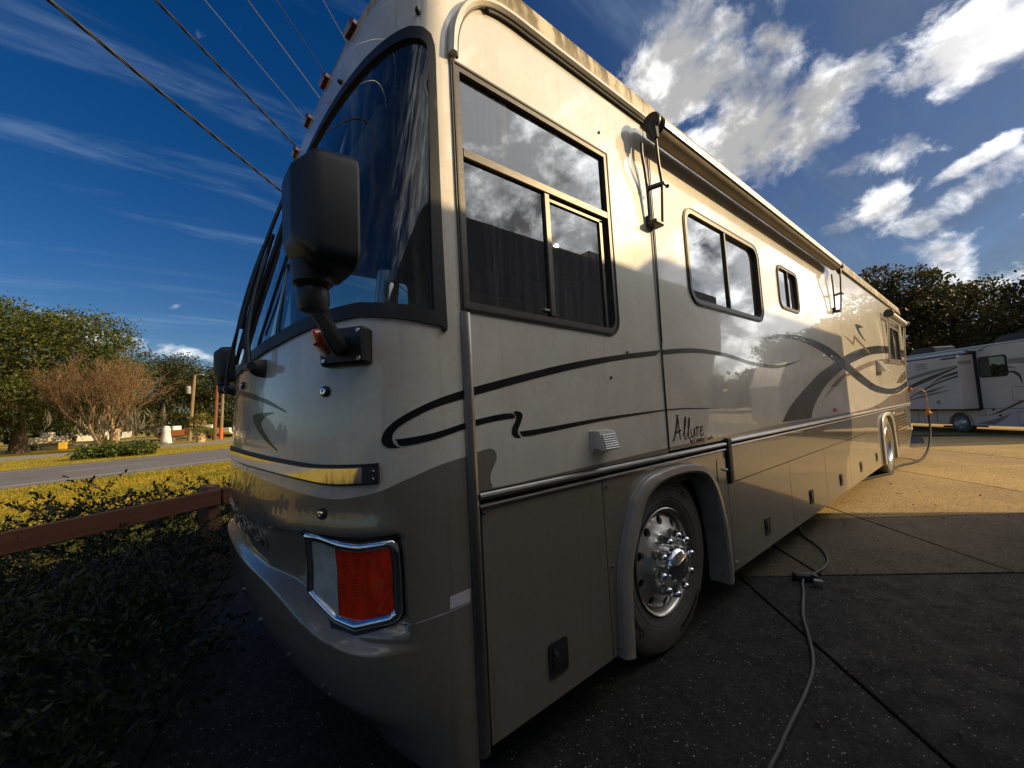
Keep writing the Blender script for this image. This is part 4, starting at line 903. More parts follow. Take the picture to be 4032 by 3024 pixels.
s2b = [(12.80, 1.53), (11.5, 1.41), (10.389, 1.382), (8.867, 1.44), (7.744, 1.588), (6.864, 1.761), (6.128, 1.894), (5.499, 1.979), (4.9, 2.014), (4.425, 2.001)]
S2 = A(smooth_poly(s2t, n=5) + smooth_poly(s2b, n=5))
film(cut(S2, 6.925 - XS, True), 'slate', off=0.0022); film(cut(S2, 6.940 - XS, False), 'slate', off=0.0022)
film(A(smooth_poly([(6.942, 1.70), (7.884, 1.847), (9.208, 1.984), (10.717, 2.078), (12.394, 2.12), (12.80, 2.13)], n=4) + smooth_poly([(12.80, 2.02), (11.8, 1.99), (10.454, 1.962), (8.868, 1.879), (7.839, 1.764), (6.942, 1.66)], n=4)), 'tan', off=0.0014)
film(A(smooth_poly([(7.0, 1.178), (8.0, 1.19), (8.725, 1.214), (9.6, 1.28), (10.378, 1.360), (11.6, 1.385), (12.78, 1.50)], n=4) + [(12.80, 1.156), (6.942, 1.156)]), 'tan', off=0.0012)
film(A(smooth_poly([(7.877, 2.485), (8.466, 2.489), (8.089, 2.433), (8.3, 2.34), (8.517, 2.258), (8.2, 2.32), (7.96, 2.397)], True, 3)), 'slate')
film(A([(6.95, 2.258), (7.586, 2.18), (7.70, 2.304), (8.743, 2.106), (8.778, 2.057), (7.723, 2.247), (7.60, 2.13)]), 'tan')
film(A(smooth_poly([(5.681, 1.39), (6.044, 1.522), (6.5, 1.64), (6.92, 1.72)], n=4) + smooth_poly([(6.92, 1.68), (6.5, 1.585), (6.02, 1.466)], n=4)), 'tan', off=0.0014)
film(A(smooth_poly([(11.2, 1.60), (12.0, 1.78), (12.80, 1.90)], n=4) + [(12.80, 1.70), (11.9, 1.60)]), 'tan', off=0.0014)
for mrr in (lambda p: p, mir):
    film(mrr(smooth_poly([(SM + 0.02, 1.625), (-1.42, 1.606), (-1.107, 1.566), (-0.894, 1.524), (-0.742, 1.475)], n=4) + smooth_poly([(-0.742, 1.473), (-0.909, 1.512), (-1.102, 1.543), (-1.40, 1.580), (SM + 0.02, 1.595)], n=4)), 'charcoal')
    film(mrr(smooth_poly([(-1.11, 1.476), (-0.98, 1.482), (-0.843, 1.477), (-0.93, 1.468), (-0.989, 1.441), (-0.942, 1.403), (-0.86, 1.36), (-0.798, 1.328), (-0.90, 1.362), (-0.99, 1.397), (-1.08, 1.440)], True, 3)), 'charcoal')
# ---- script lettering on the side: brush strokes, and the small line under it
def stroke(pts, w, o=(2.262, 1.172), k=1.0):
    P = np.array(smooth_poly(pts, n=5)) * k; n = len(P); d = np.gradient(P, axis=0); d /= np.linalg.norm(d, axis=1, keepdims=True) + 1e-9
    nn = np.stack([-d[:, 1], d[:, 0]], 1); t = np.linspace(0, 1, n); ww = w * (0.35 + 0.65 * np.sin(np.pi * (0.12 + 0.8 * t))) * 0.5
    a = P + nn * ww[:, None]; b = P - nn * ww[:, None]
    return [[(o[0] + p[0], -0.002, o[1] + p[1]) for p in a], [(o[0] + p[0], -0.002, o[1] + p[1]) for p in b]]
sb = MB()
for st, w in (([(0.0, 0.03), (0.02, 0.045), (0.05, 0.10), (0.075, 0.162), (0.082, 0.10), (0.092, 0.03)], 0.011), ([(0.035, 0.075), (0.07, 0.08), (0.11, 0.088)], 0.008), ([(0.055, 0.178), (0.075, 0.172), (0.09, 0.178)], 0.006),
              ([(0.12, 0.05), (0.155, 0.10), (0.172, 0.15), (0.162, 0.155), (0.145, 0.09), (0.143, 0.035), (0.165, 0.035)], 0.008), ([(0.165, 0.04), (0.205, 0.10), (0.218, 0.145), (0.208, 0.148), (0.193, 0.085), (0.192, 0.035), (0.215, 0.037)], 0.008),
              ([(0.222, 0.088), (0.226, 0.05), (0.24, 0.034), (0.262, 0.06), (0.272, 0.09), (0.270, 0.05), (0.285, 0.038)], 0.008), ([(0.290, 0.085), (0.302, 0.09), (0.300, 0.036)], 0.008), ([(0.302, 0.075), (0.318, 0.092), (0.335, 0.088)], 0.007),
              ([(0.345, 0.062), (0.372, 0.07), (0.374, 0.09), (0.355, 0.088), (0.344, 0.06), (0.356, 0.034), (0.392, 0.05)], 0.008)):
    sb.strip(stroke(st, w * 1.6, k=1.04))
tag(sb.build('script_lettering', M['charcoal'], RV), kind='stuff')
me = text_mesh('by Country Coach', 0.042, extrude=0.0006)
remap_mesh(me, lambda a: np.stack([2.475 + a[:, 0], -0.0016 - a[:, 2], 1.172 + a[:, 1]], -1)); me.materials.append(M['charcoal']); tag(link('maker_lettering', me, None, RV), kind='stuff')
# ---- porch light, side marker, fridge vent cowl
pl = MB(); pl.bbox(1.50, 1.645, -0.012, 0.0, 1.215, 1.322, 0.005); pl.add([(1.51, -0.012, 1.235), (1.635, -0.012, 1.235), (1.635, -0.012, 1.32), (1.51, -0.012, 1.32), (1.515, -0.075, 1.225), (1.63, -0.075, 1.225), (1.632, -0.05, 1.315), (1.512, -0.05, 1.315)], [(0, 1, 5, 4), (3, 2, 6, 7), (0, 4, 7, 3), (1, 2, 6, 5), (4, 5, 6, 7)])
pl = pl.build('porch_light', M['rvwhite'], RV, smooth=0)
for k in range(7):
    z = 1.234 + k * 0.0105; y = -0.079 + (z - 1.225) * 0.27
    MB().tube([(1.522, y, z), (1.624, y, z)], 0.0045, 6).build('lens_rib', M['lampglass'], pl)
MB().bbox(6.06, 6.16, -0.014, 0.0, 1.222, 1.268, 0.004).build('side_marker', M['amber'], RV)
MB().prism([(9.20, 1.98), (9.70, 1.98), (9.70, 1.80), (9.20, 1.78)], lambda u, v: (u, 0.0, v), lambda u, v: (u, -0.02 - (1.98 - v) * 0.5, v)).build('vent_cowl', M['cream'], RV, smooth=0)
# ---- mirrors: ribbed black shell, neck, arm, flange with screws, amber lamp, glass
def make_mirror(sg):
    y = lambda v: v if sg > 0 else 2.5 - v
    root = empty('mirror', (0.40, y(0.05), 1.6)); root.parent = RV; root.matrix_parent_inverse = RV.matrix_world.inverted()
    # shell: loft of rounded rectangles from the front bulge (facing -x) to the open rim (facing +x)
    c = Vector((0.265, y(-0.215), 1.938)); rows = []
    ax = Vector((0.80, -0.60 if sg > 0 else 0.60, 0)).normalized(); uy = Vector((0.60, 0.80 if sg > 0 else -0.80, 0)).normalized()  # ax points to the glass
    ax = Matrix.Rotation(R(38) * (1 if sg > 0 else -1), 3, 'Z') @ ax; uy = Matrix.Rotation(R(38) * (1 if sg > 0 else -1), 3, 'Z') @ uy
    for dpt, hw, hh, r, dz in ((-0.078, 0.045, 0.080, 0.02, 0.008), (-0.074, 0.056, 0.094, 0.02, 0.006), (-0.035, 0.098, 0.132, 0.035, 0.0), (-0.02, 0.103, 0.139, 0.04, 0.0), (0.055, 0.106, 0.143, 0.04, 0.0), (0.062, 0.102, 0.139, 0.04, 0.0), (0.056, 0.096, 0.133, 0.035, 0.0)):
        rr = round_rect(-hw, hw, -hh, hh, r, 5); rr = [(a * (1 - 0.10 * max(0, -b) / hh), b) for a, b in rr]
        rows.append([c + ax * dpt + uy * a + Vector((0, 0, b + dz)) for a, b in rr])
    mb = MB().strip(rows, close=True); mb.add(rows[0], [tuple(range(len(rows[0])))]); mb.build('mirror_shell', M['plastic'], root, smooth=30)
    MB().add(rows[-1], [tuple(range(len(rows[-1])))]).build('mirror_glass', M['mirrorglass'], root, smooth=0)
    nb = c + Vector((-0.016, 0.022 * sg, -0.143))
    MB().lathe([(0.050, 0.03), (0.047, -0.02), (0.036, -0.03)], nb, (0, 0, 1), 20).lathe([(0.030, -0.028), (0.036, -0.034), (0.038, -0.046), (0.038, -0.072), (0.032, -0.088), (0.016, -0.094), (0.0, -0.095)], nb, (0, 0, 1), 20).build('mirror_neck', M['plastic'], root, smooth=40)
    s0 = -0.43 if sg > 0 else -LT + 0.43
    base = Vector(cap(np.array([s0]), np.array([1.680]))[0]); nn = (Vector(cap(np.array([s0]), np.array([1.680]), 0.1)[0]) - base).normalized()
    p0 = nb + Vector((0, 0, -0.066)); p1 = base + nn * 0.05 + Vector((0, 0, 0.0))
    MB().tube([p0, p0.lerp(p1, 0.5), p1, base + nn * 0.02], [0.028, 0.026, 0.032, 0.036], 10, flat=0.8).build('mirror_arm', M['plastic'], root)
    tx = Vector((0, 0, 1)).cross(nn).normalized(); m4 = Matrix((tx.to_4d(), nn.to_4d(), Vector((0, 0, 1, 0)), (0, 0, 0, 1))).transposed(); m4[3][3] = 1
    m4 = Matrix.Translation(base) @ Matrix(((tx.x, nn.x, 0, 0), (tx.y, nn.y, 0, 0), (tx.z, nn.z, 1, 0), (0, 0, 0, 1)))
    fl = MB().bbox(-0.088, 0.088, -0.03, 0.042, -0.062, 0.066, 0.010, m4).build('mirror_flange', M['plastic'], root)
    for a, b in ((-0.068, -0.045), (0.068, -0.045), (-0.068, 0.05), (0.068, 0.05)):
        p = m4 @ Vector((a, 0.042, b)); MB().lathe([(0.0085, 0.0), (0.0085, 0.002), (0.006, 0.004), (0.0, 0.004)], p, nn, 12).build('screw', M['alum'], root)
    mid = p0.lerp(p1, 0.80); dd = (p1 - p0).normalized(); sx = Vector((-0.75, -0.65 * sg, 0)); sx = (sx - dd * sx.dot(dd)).normalized()
    up = dd.cross(sx).normalized()
    m5 = Matrix.Translation(mid + sx * 0.044) @ Matrix(((dd.x, sx.x, up.x, 0), (dd.y, sx.y, up.y, 0), (dd.z, sx.z, up.z, 0), (0, 0, 0, 1)))
    MB().bbox(-0.066, 0.066, -0.016, 0.016, -0.030, 0.030, 0.012, m5).build('amber_lamp', M['amber'], root)
make_mirror(1); make_mirror(-1)
# ---- wipers: pivot box, arm, parallel rod, blade
def wiper(s0, s1, z1):
    w = empty('wiper', (0.25, 1.0, 1.7)); w.parent = RV; w.matrix_parent_inverse = RV.matrix_world.inverted()
    P = lambda s, z, o: Vector(cap(np.array([s]), np.array([z]), o)[0])
    a = P(s0, 1.665, 0.0); b = P(s0, 1.665, 0.055)
    MB().tube([a, a.lerp(b, 0.6), b], [0.042, 0.036, 0.022], 8, flat=0.5).build('wiper_pivot', M['plastic'], w)
    MB().tube([b + Vector((0, -0.05, 0.0)), b + Vector((0, 0.10, 0.012))], 0.017, 8).build('pivot_shaft', M['plastic'], w)
    for dy in (0.0, 0.045):
        pts = [P(s0 - dy + (s1 - s0) * t, 1.665 + (z1 - 1.665) * t, 0.055 + 0.012 * math.sin(math.pi * t)) for t in np.linspace(0, 1, 14)]
        MB().tube(pts, 0.009 if dy == 0 else 0.005, 8).build('wiper_arm', M['plastic'], w)
    bl = [P(s1 + (t - 0.5) * 0.16, z1 - 0.45 + 0.86 * t, 0.03) for t in np.linspace(0, 1, 14)]
    MB().tube(bl, 0.014, 6, flat=0.6).build('wiper_blade', M['rubber'], w)
    br = [P(s1 + (t - 0.5) * 0.16, z1 - 0.45 + 0.86 * t, 0.055 + 0.02 * math.sin(math.pi * t)) for t in np.linspace(0.1, 0.9, 10)]
    MB().tube(br, 0.010, 6).build('blade_bridge', M['plastic'], w)
wiper(-0.98, -1.28, 2.25); wiper(-LT + 0.98, -LT + 1.02, 2.28)
# ---- clearance lamps on the brow, small nozzles
for s in (-0.82, -1.20, SM, -LT + 1.20, -LT + 0.82):
    p = Vector(cap(np.array([s]), np.array([3.255]))[0]); n = (Vector(cap(np.array([s]), np.array([3.255]), 0.1)[0]) - p).normalized(); tx = Vector((0, 0, 1)).cross(n).normalized(); uz = n.cross(tx)
    m4 = Matrix.Translation(p) @ Matrix(((tx.x, n.x, uz.x, 0), (tx.y, n.y, uz.y, 0), (tx.z, n.z, uz.z, 0), (0, 0, 0, 1)))
    MB().bbox(-0.05, 0.05, -0.02, 0.036, -0.024, 0.024, 0.014, m4).build('clearance_lamp', M['redlens'], RV)
for s, z in ((-0.24, 3.0), (-0.88, 3.02), (-0.075, 1.745)):
    p = Vector(cap(np.array([s]), np.array([z]))[0]); n = Vector(cap(np.array([s]), np.array([z]), 0.1)[0]) - p
    MB().lathe([(0.011, 0.0), (0.011, 0.012), (0.006, 0.02), (0.0, 0.02)], p, n, 10).build('snap_stud', M['plastic'], RV)
# ---- awning: rolled fabric under its metal cover, end castings, folded arms
AW = empty('awning', (4.4, -0.1, 3.1)); AW.parent = RV; AW.matrix_parent_inverse = RV.matrix_world.inverted()
n = 14; ang = [2 * math.pi * k / n for k in range(n)]
MB().tube([(2.20, -0.085, 3.095), (6.50, -0.085, 3.095)], 0.062, 20).build('fabric_roll', M['cloth'], AW)
cv = MB(); arcp = [(-0.085 + 0.070 * math.cos(R(a)), 3.095 + 0.070 * math.sin(R(a))) for a in range(20, 215, 15)]
cv.strip([[(x, y, z) for y, z in arcp] for x in (2.20, 6.50)]); cv.build('roll_cover', M['awncap'], AW)
MB().box(2.2, 6.55, -0.02, -0.002, 3.165, 3.19).build('awning_rail', M['alum'], AW)
MB().box(2.2, 6.55, -0.022, -0.003, 3.155, 3.163).build('rail_shadow_gap', M['rubber'], AW)
def awning_arm(x0, m):
    hd = MB(); hd.lathe([(0.0, -0.012), (0.052, -0.012), (0.056, -0.006), (0.056, 0.006), (0.052, 0.012), (0.0, 0.012)], (x0, -0.10, 3.10), (1, 0, 0), 24)
    hd.lathe([(0.0, -0.012), (0.048, -0.012), (0.053, -0.004), (0.048, 0.012), (0.0, 0.012)], (x0 + 0.065, -0.10, 3.10), (1, 0, 0), 24)
    hd.tube([(x0, -0.10, 3.08), (x0 + 0.005, -0.115, 2.99)], [0.036, 0.020], 10); hd.build('arm_casting', m, AW)
    for y0, dx in ((-0.115, 0.0), (-0.035, -0.06)):
        pts = [(x0 + 0.005 + dx * 0.4, y0, 3.0), (x0 + 0.006 + dx * 0.5, y0, 2.93), (x0 + 0.035 + dx * 0.6, y0 * 0.9, 2.85), (x0 + 0.075 + dx, y0 * 0.8, 2.765), (x0 + 0.082 + dx, y0 * 0.75, 2.70), (x0 + 0.09 + dx, y0 * 0.6, 2.53)]
        MB().tube(smooth_poly(pts, n=4), 0.011, 8, flat=0.8).build('support_arm', m, AW)
    cl = MB(); cl.tube([(x0 + 0.01, -0.03, 2.725), (x0 + 0.088, -0.095, 2.755)], 0.015, 8); cl.tube([(x0 + 0.085, -0.09, 2.755), (x0 + 0.125, -0.10, 2.745)], 0.006, 6); cl.lathe([(0.012, 0), (0.012, 0.008), (0, 0.009)], (x0 + 0.12, -0.10, 2.747), (1, 0, 0), 8)
    cl.build('travel_lock', m, AW)
    MB().bbox(x0 + 0.015, x0 + 0.115, -0.07, 0.0, 2.505, 2.535, 0.008).bbox(x0 + 0.02, x0 + 0.05, -0.03, 0.0, 2.53, 2.575, 0.006).build('arm_bracket', m, AW)
awning_arm(2.14, M['plastic']); awning_arm(6.56, M['plastic'])
MB().tube([(2.215, -0.012, 3.0), (2.22, -0.010, 2.5), (2.212, -0.006, 1.6), (2.212, -0.004, 1.16)], 0.0045, 6).build('pull_strap', M['rubber'], AW)
MB().tube([(2.235, -0.012, 3.0), (2.237, -0.010, 2.5), (2.226, -0.006, 1.8)], 0.003, 6).build('pull_strap', M['bronze'], AW)
# ---- small awning over the rear window
WA = empty('window_awning', (11.4, -0.08, 2.85)); WA.parent = RV; WA.matrix_parent_inverse = RV.matrix_world.inverted()
MB().tube([(10.45, -0.10, 2.93), (12.55, -0.10, 2.93)], 0.055, 16).build('fabric_roll', M['awncap'], WA)
for x in (10.42, 12.58):
    MB().lathe([(0, -0.02), (0.075, -0.02), (0.08, 0.0), (0.075, 0.02), (0, 0.02)], (x, -0.10, 2.93), (1, 0, 0), 18).build('end_casting', M['plastic'], WA)
    MB().tube([(x, -0.09, 2.87), (x, -0.05, 2.4), (x, -0.03, 1.98)], 0.02, 8).build('support_arm', M['awncap'], WA)
# ---- tail box and rear mud flap
MB().bbox(12.80, 13.02, 0.02, 0.14, 0.52, 0.66, 0.01).build('tail_socket_box', M['rvwhite'], RV)
MB().bbox(10.75, 10.80, 0.15, 0.75, 0.06, 0.4, 0.005).build('mud_flap', M['rubber'], RV)

# ------------------------------------------------------------------ the far motorhome on the right, parked at 45 degrees
FA = Vector((23.9, 1.15, 0)); FU = Vector((-0.7024, -0.7118, 0)).normalized(); FN = Vector((-FU.y, FU.x, 0)); FN = FN if FN.x < 0 else -FN
GZ = -0.235
FV = empty('far_motorhome', tuple(FA + FU * 1.0 + Vector((0, 0, GZ))), 'white motorhome with slide-out and brown swooshes at the right edge', 'motorhome')
def fw(off): return lambda u, v: np.stack([FA.x + FU.x * u + FN.x * off, FA.y + FU.y * u + FN.y * off, v + 0 * u], -1)
def fp(u, off, z): return tuple(FA + FU * u + FN * off + Vector((0, 0, z)))
arch2 = [(1.66, 0.05), (1.70, 0.25), (1.82, 0.42), (2.0, 0.54), (2.16, 0.575), (2.32, 0.54), (2.48, 0.42), (2.56, 0.25), (2.58, 0.05)]
FROOF = 2.86
patch('body_side', [(-3.2, 0.05)] + arch2 + [(7.2, 0.05), (7.6, 0.6), (7.6, 1.9), (7.2, FROOF), (-3.2, FROOF)], [], fw(0.0), 0.6, M['rvwhite'], FV, bstep=0.5)
bk = MB(); bk.add([fp(-3.2, 0, 0.05), fp(-3.2, -2.4, 0.05), fp(-3.2, -2.4, FROOF), fp(-3.2, 0, FROOF), fp(7.2, 0, FROOF), fp(7.2, -2.4, FROOF), fp(7.6, 0, 1.9), fp(7.6, -2.4, 1.9), fp(7.6, 0, 0.6), fp(7.6, -2.4, 0.6), fp(7.2, 0, 0.05), fp(7.2, -2.4, 0.05)], [(0, 1, 2, 3), (3, 2, 5, 4), (4, 5, 7, 6), (6, 7, 9, 8), (8, 9, 11, 10), (1, 11, 9, 7, 5, 2)]); bk.build('body_shell', M['rvwhite'], FV, smooth=0)
MB().tube([fp(-3.2, 0.01, FROOF), fp(7.2, 0.01, FROOF)], 0.035, 8).build('roof_edge', M['alum'], FV)
MB().add([fp(-3.1, -0.05, 0.2), fp(7.1, -0.05, 0.2), fp(7.1, -2.3, 0.2), fp(-3.1, -2.3, 0.2)], [(0, 1, 2, 3)]).build('underbody', M['dark'], FV)
wr = [(u, z) for u, z in arch2]; MB().strip([[fp(u, 0.03, z) for u, z in wr], [fp(u - (u - 2.12) * 0.09, 0.03, 0.05 + (z - 0.05) * 0.91) for u, z in wr], [fp(u - (u - 2.12) * 0.09, -0.3, 0.05 + (z - 0.05) * 0.91) for u, z in wr]]).build('wheel_arch_trim', M['rvwhite'], FV)
MB().add([fp(1.6, -0.35, GZ + 0.2), fp(2.7, -0.35, GZ + 0.2), fp(2.7, -0.35, 0.62), fp(1.6, -0.35, 0.62)], [(0, 1, 2, 3)]).build('wheel_well', M['dark'], FV, smooth=0)
def fwheel(u, off):
    c = Vector(fp(u, off, GZ + 0.375)); ax = -FN; w = empty('wheel', tuple(c)); w.parent = FV; w.matrix_parent_inverse = FV.matrix_world.inverted()
    MB().lathe([(0.22, 0.0), (0.28, -0.02), (0.34, -0.01), (0.375, 0.03), (0.375, 0.2), (0.3, 0.23)], c, ax, 32).build('tyre', M['tyre'], w)
    MB().lathe([(0.23, 0.0), (0.225, -0.015), (0.21, 0.0), (0.19, 0.05), (0.13, 0.02), (0.09, -0.02), (0.05, -0.035), (0.0, -0.037)], c, ax, 32).build('rim', M['rim'], w, smooth=50)
    for k in range(8): a = R(45 * k); u_ = FU * (0.17 * math.cos(a)) + Vector((0, 0, 0.17 * math.sin(a))); MB().lathe([(0.028, 0.0), (0.0, -0.004)], c + u_ + ax * 0.032, ax, 10).build('hand_hole', M['rubber'], w)
fwheel(2.13, 0.0); fwheel(6.4, 0.0)
MB().bbox(1.30, 1.9, -0.25, -0.12, 0.06 + GZ + 0.1, 0.13 + GZ + 0.1, 0.01, Matrix(((FU.x, FN.x, 0, FA.x), (FU.y, FN.y, 0, FA.y), (0, 0, 1, 0), (0, 0, 0, 1)))).build('step', M['dark'], FV)
FM = Matrix(((FU.x, FN.x, 0, FA.x), (FU.y, FN.y, 0, FA.y), (0, 0, 1, 0), (0, 0, 0, 1)))
# slide-out room
MB().bbox(-1.2, 2.86, 0.005, 0.55, 0.66, 2.60, 0.012, FM).build('slide_out', M['rvwhite'], FV)
fr2 = MB(); fr2.box(2.865, 2.97, 0.004, 0.03, 0.62, 2.70, FM); fr2.box(-1.3, 2.97, 0.004, 0.03, 2.62, 2.72, FM); fr2.box(-1.2, 2.90, 0.004, 0.30, 0.60, 0.655, FM); fr2.build('slide_seal', M['rubber'], FV)
MB().box(2.862, 2.868, 0.10, 0.54, 2.28, 2.32, FM).box(2.862, 2.868, 0.10, 0.54, 2.35, 2.39, FM).build('slide_trim', M['rvgrey'], FV)
MB().tube([fp(-1.3, 0.30, 2.70), fp(3.0, 0.30, 2.70)], 0.05, 10).build('slide_topper', M['alum'], FV)
MB().bbox(2.9, 3.04, 0.2, 0.34, 2.62, 2.76, 0.02, FM).bbox(2.3, 2.86, 0.56, 0.60, 2.50, 2.55, 0.01, FM).build('topper_bracket', M['plastic'], FV)
wn = patch('window', round_rect(3.0, 3.88, 1.74, 2.47, 0.10), [], fw(0.018), 0.4, M['rubber'], FV, skirt=fw(0.0), bstep=0.1)
patch('window_pane', round_rect(3.05, 3.83, 1.79, 2.42, 0.07), [], fw(0.022), 0.4, M['glass'], wn, bstep=0.1); patch('blind', [(3.4, 1.8), (3.7, 1.82), (3.7, 2.1), (3.4, 2.08)], [], fw(0.020), 0.4, M['rvgrey'], wn)
patch('window', round_rect(5.0, 6.2, 1.74, 2.47, 0.10), [], fw(0.018), 0.4, M['rubber'], FV, skirt=fw(0.0), bstep=0.1)
for k in range(3): z = 2.24 + 0.09 * k; MB().bbox(1.24, 1.71, 0.555, 0.565, z, z + 0.018, 0.003, FM).build('vent_slot', M['plastic'], FV)
def gr(pts, m, off, sm=True):
    return patch('painted_swoosh', smooth_poly(pts, True, 4) if sm else pts, [], fw(off), 0.3, M[m], FV, bstep=0.15)
SO = 0.553
def rib(t, b): return smooth_poly(t, n=5) + smooth_poly(b, n=5)
for t, b, m in (([(0.60, 1.86), (0.77, 1.92), (1.79, 2.14), (2.845, 2.245)], [(2.845, 2.205), (1.78, 2.02), (0.79, 1.83), (0.60, 1.76)], 'rvgrey'),
                ([(0.60, 1.50), (0.80, 1.60), (1.77, 1.93), (2.845, 2.20)], [(2.845, 2.155), (1.91, 1.83), (0.82, 1.48), (0.60, 1.40)], 'maroon'),
                ([(1.72, 1.61), (2.24, 1.89), (2.845, 2.04)], [(2.845, 1.945), (2.23, 1.81)], 'maroon'),
                ([(0.60, 1.06), (0.77, 1.13), (1.72, 1.58), (2.34, 1.77), (2.845, 1.90)], [(2.845, 1.83), (2.03, 1.62), (1.23, 1.30), (0.80, 1.09)], 'maroon'),
                ([(1.16, 1.27), (1.76, 1.40), (2.45, 1.55)], [(1.81, 1.34), (1.4, 1.26)], 'maroon'), ([(0.62, 1.02), (1.6, 1.26), (2.6, 1.38)], [(1.7, 1.18), (0.62, 0.98)], 'rvgrey')):
    patch('painted_swoosh', rib(t, b), [], fw(SO), 0.3, M[m], FV, bstep=0.15)
for t, b, m in (([(2.98, 2.05), (3.5, 2.08), (3.91, 2.06), (4.15, 1.965)], [(3.9, 2.02), (3.4, 2.03), (2.98, 2.0)], 'maroon'), ([(2.98, 1.84), (3.89, 1.91), (4.11, 1.86), (4.22, 1.72), (4.23, 1.42)], [(4.16, 1.66), (4.06, 1.78), (3.88, 1.85), (2.98, 1.77)], 'maroon'),
                ([(3.9, 2.31), (4.6, 2.29), (7.2, 2.1)], [(7.2, 1.9), (4.5, 2.10), (3.9, 2.15)], 'rvgrey'), ([(2.98, 0.36), (3.42, 0.55), (4.21, 0.96), (5.2, 1.4)], [(5.2, 1.28), (4.19, 0.86), (3.47, 0.51)], 'maroon'), ([(2.63, 0.10), (3.3, 0.30), (3.83, 0.52)], [(3.6, 0.3), (3.25, 0.10)], 'rvgrey'), ([(3.02, 2.70), (3.25, 2.80), (3.5, 2.84)], [(3.35, 2.80), (3.10, 2.66)], 'rvgrey')):
    patch('painted_swoosh', rib(t, b), [], fw(0.004), 0.3, M[m], FV, bstep=0.15)
def outline(x0, x1, z0, z1, nm='locker_door'):
    patch(nm, round_rect(x0, x1, z0, z1, 0.03, 3), [], fw(0.008), 0.4, M['rvwhite'], FV, skirt=fw(0.0), bstep=0.2)
    patch('door_gap', round_rect(x0 - 0.012, x1 + 0.012, z0 - 0.012, z1 + 0.012, 0.035, 3), [round_rect(x0, x1, z0, z1, 0.03, 3)], fw(0.0045), 0.4, M['seam'], FV, bstep=0.1)
outline(0.70, 1.25, 0.13, 0.57); outline(3.92, 4.9, 0.92, 1.36); outline(-0.4, 0.45, 0.13, 0.57); outline(4.0, 4.9, 0.14, 0.55); outline(1.75 - 1.75 + 2.78, 3.02, 0.41, 0.55)
MB().tube([fp(2.62, 0.012, 0.66), fp(7.5, 0.012, 0.66)], 0.012, 6).build('belt_rail', M['alum'], FV)
for u, z in ((3.28, 0.62), (3.47, 0.42)): MB().lathe([(0.04, 0.0), (0.04, 0.01), (0, 0.012)], fp(u, 0.002, z), FN, 12).build('utility_port', M['rubber'], FV)
patch('maker_mark', [(1.92, 0.86), (2.06, 0.86), (2.06, 1.0), (1.92, 1.0)], [], fw(SO), 0.3, M['rvgrey'], FV)
def acbox(u0, u1, nm='air_conditioner'):
    pr = [(u0, FROOF), (u0 + 0.06, FROOF + 0.2), (u0 + 0.3, FROOF + 0.33), (u1 - 0.15, FROOF + 0.34), (u1 - 0.03, FROOF + 0.28), (u1, FROOF)]
    MB().prism(pr, lambda u, v: fp(u, -0.75, v), lambda u, v: fp(u, -1.5, v)).build(nm, M['plastic'], FV, smooth=30)
acbox(-0.55, 0.70); acbox(2.80, 4.0); MB().bbox(2.0, 2.35, -0.9, -0.5, FROOF, FROOF + 0.08, 0.02, FM).build('roof_vent', M['white'], FV)

# ------------------------------------------------------------------ tall fifth-wheel trailer parked alongside, behind the viewer; it throws the shade over the lower side
TY, TB, TZ = -2.80, -5.25, 3.935
TR_ = empty('fifth_wheel_trailer', (2.0, -4.0, 0), 'tall beige trailer parked alongside, seen mirrored in the motorhome side', 'trailer')
prof = [(-3.0, 0.55), (8.70, 0.55), (9.00, 1.2), (9.53, 2.52), (9.85, 2.52), (9.94, 2.7), (9.94, TZ - 0.04), (9.90, TZ), (-3.0, TZ)]
MB().prism(prof, lambda u, v: (u, TY, v), lambda u, v: (u, TB, v)).build('trailer_body', M['trailer'], TR_, smooth=0)
MB().bbox(5.55, 6.6, -3.9, -3.05, TZ, TZ + 0.30, 0.03).build('roof_air_conditioner', M['white'], TR_)
MB().box(-2.9, 8.5, TB + 0.1, TY - 0.1, 0.40, 0.552).build('underframe', M['dark'], TR_)
for x0, x1 in ((-2.0, -1.0), (1.8, 2.7), (4.0, 5.2), (7.0, 7.9)): patch('trailer_window', round_rect(x0, x1, 1.75, 2.5, 0.08), [], sidef(TY + 0.012), 0.5, M['rubber'], TR_, skirt=sidef(TY - 0.002), bstep=0.1)
patch('trailer_stripe', [(-2.98, 1.25), (9.0, 1.25), (9.05, 1.45), (-2.98, 1.42)], [], sidef(TY + 0.004), 0.6, M['maroon'], TR_, bstep=0.5)
for x in (0.2, 1.15): MB().lathe([(0.0, 0.0), (0.24, 0.0), (0.36, -0.01), (0.38, -0.04), (0.38, -0.24), (0.3, -0.26), (0, -0.26)], (x, TY - 0.04, 0.38), (0, 1, 0), 28).build('wheel', M['tyre'], TR_)
for x in (7.2,): MB().bbox(x, x + 0.1, TY - 0.35, TY - 0.25, 0.0, 0.55, 0.01).bbox(x - 0.06, x + 0.16, TY - 0.41, TY - 0.19, 0.0, 0.02, 0.004).build('landing_leg', M['steel'], TR_)
MB().bbox(-2.5, -2.4, TY - 0.35, TY - 0.25, 0.0, 0.55, 0.01).build('stabiliser_jack', M['steel'], TR_)
bpy.context.view_layer.update()

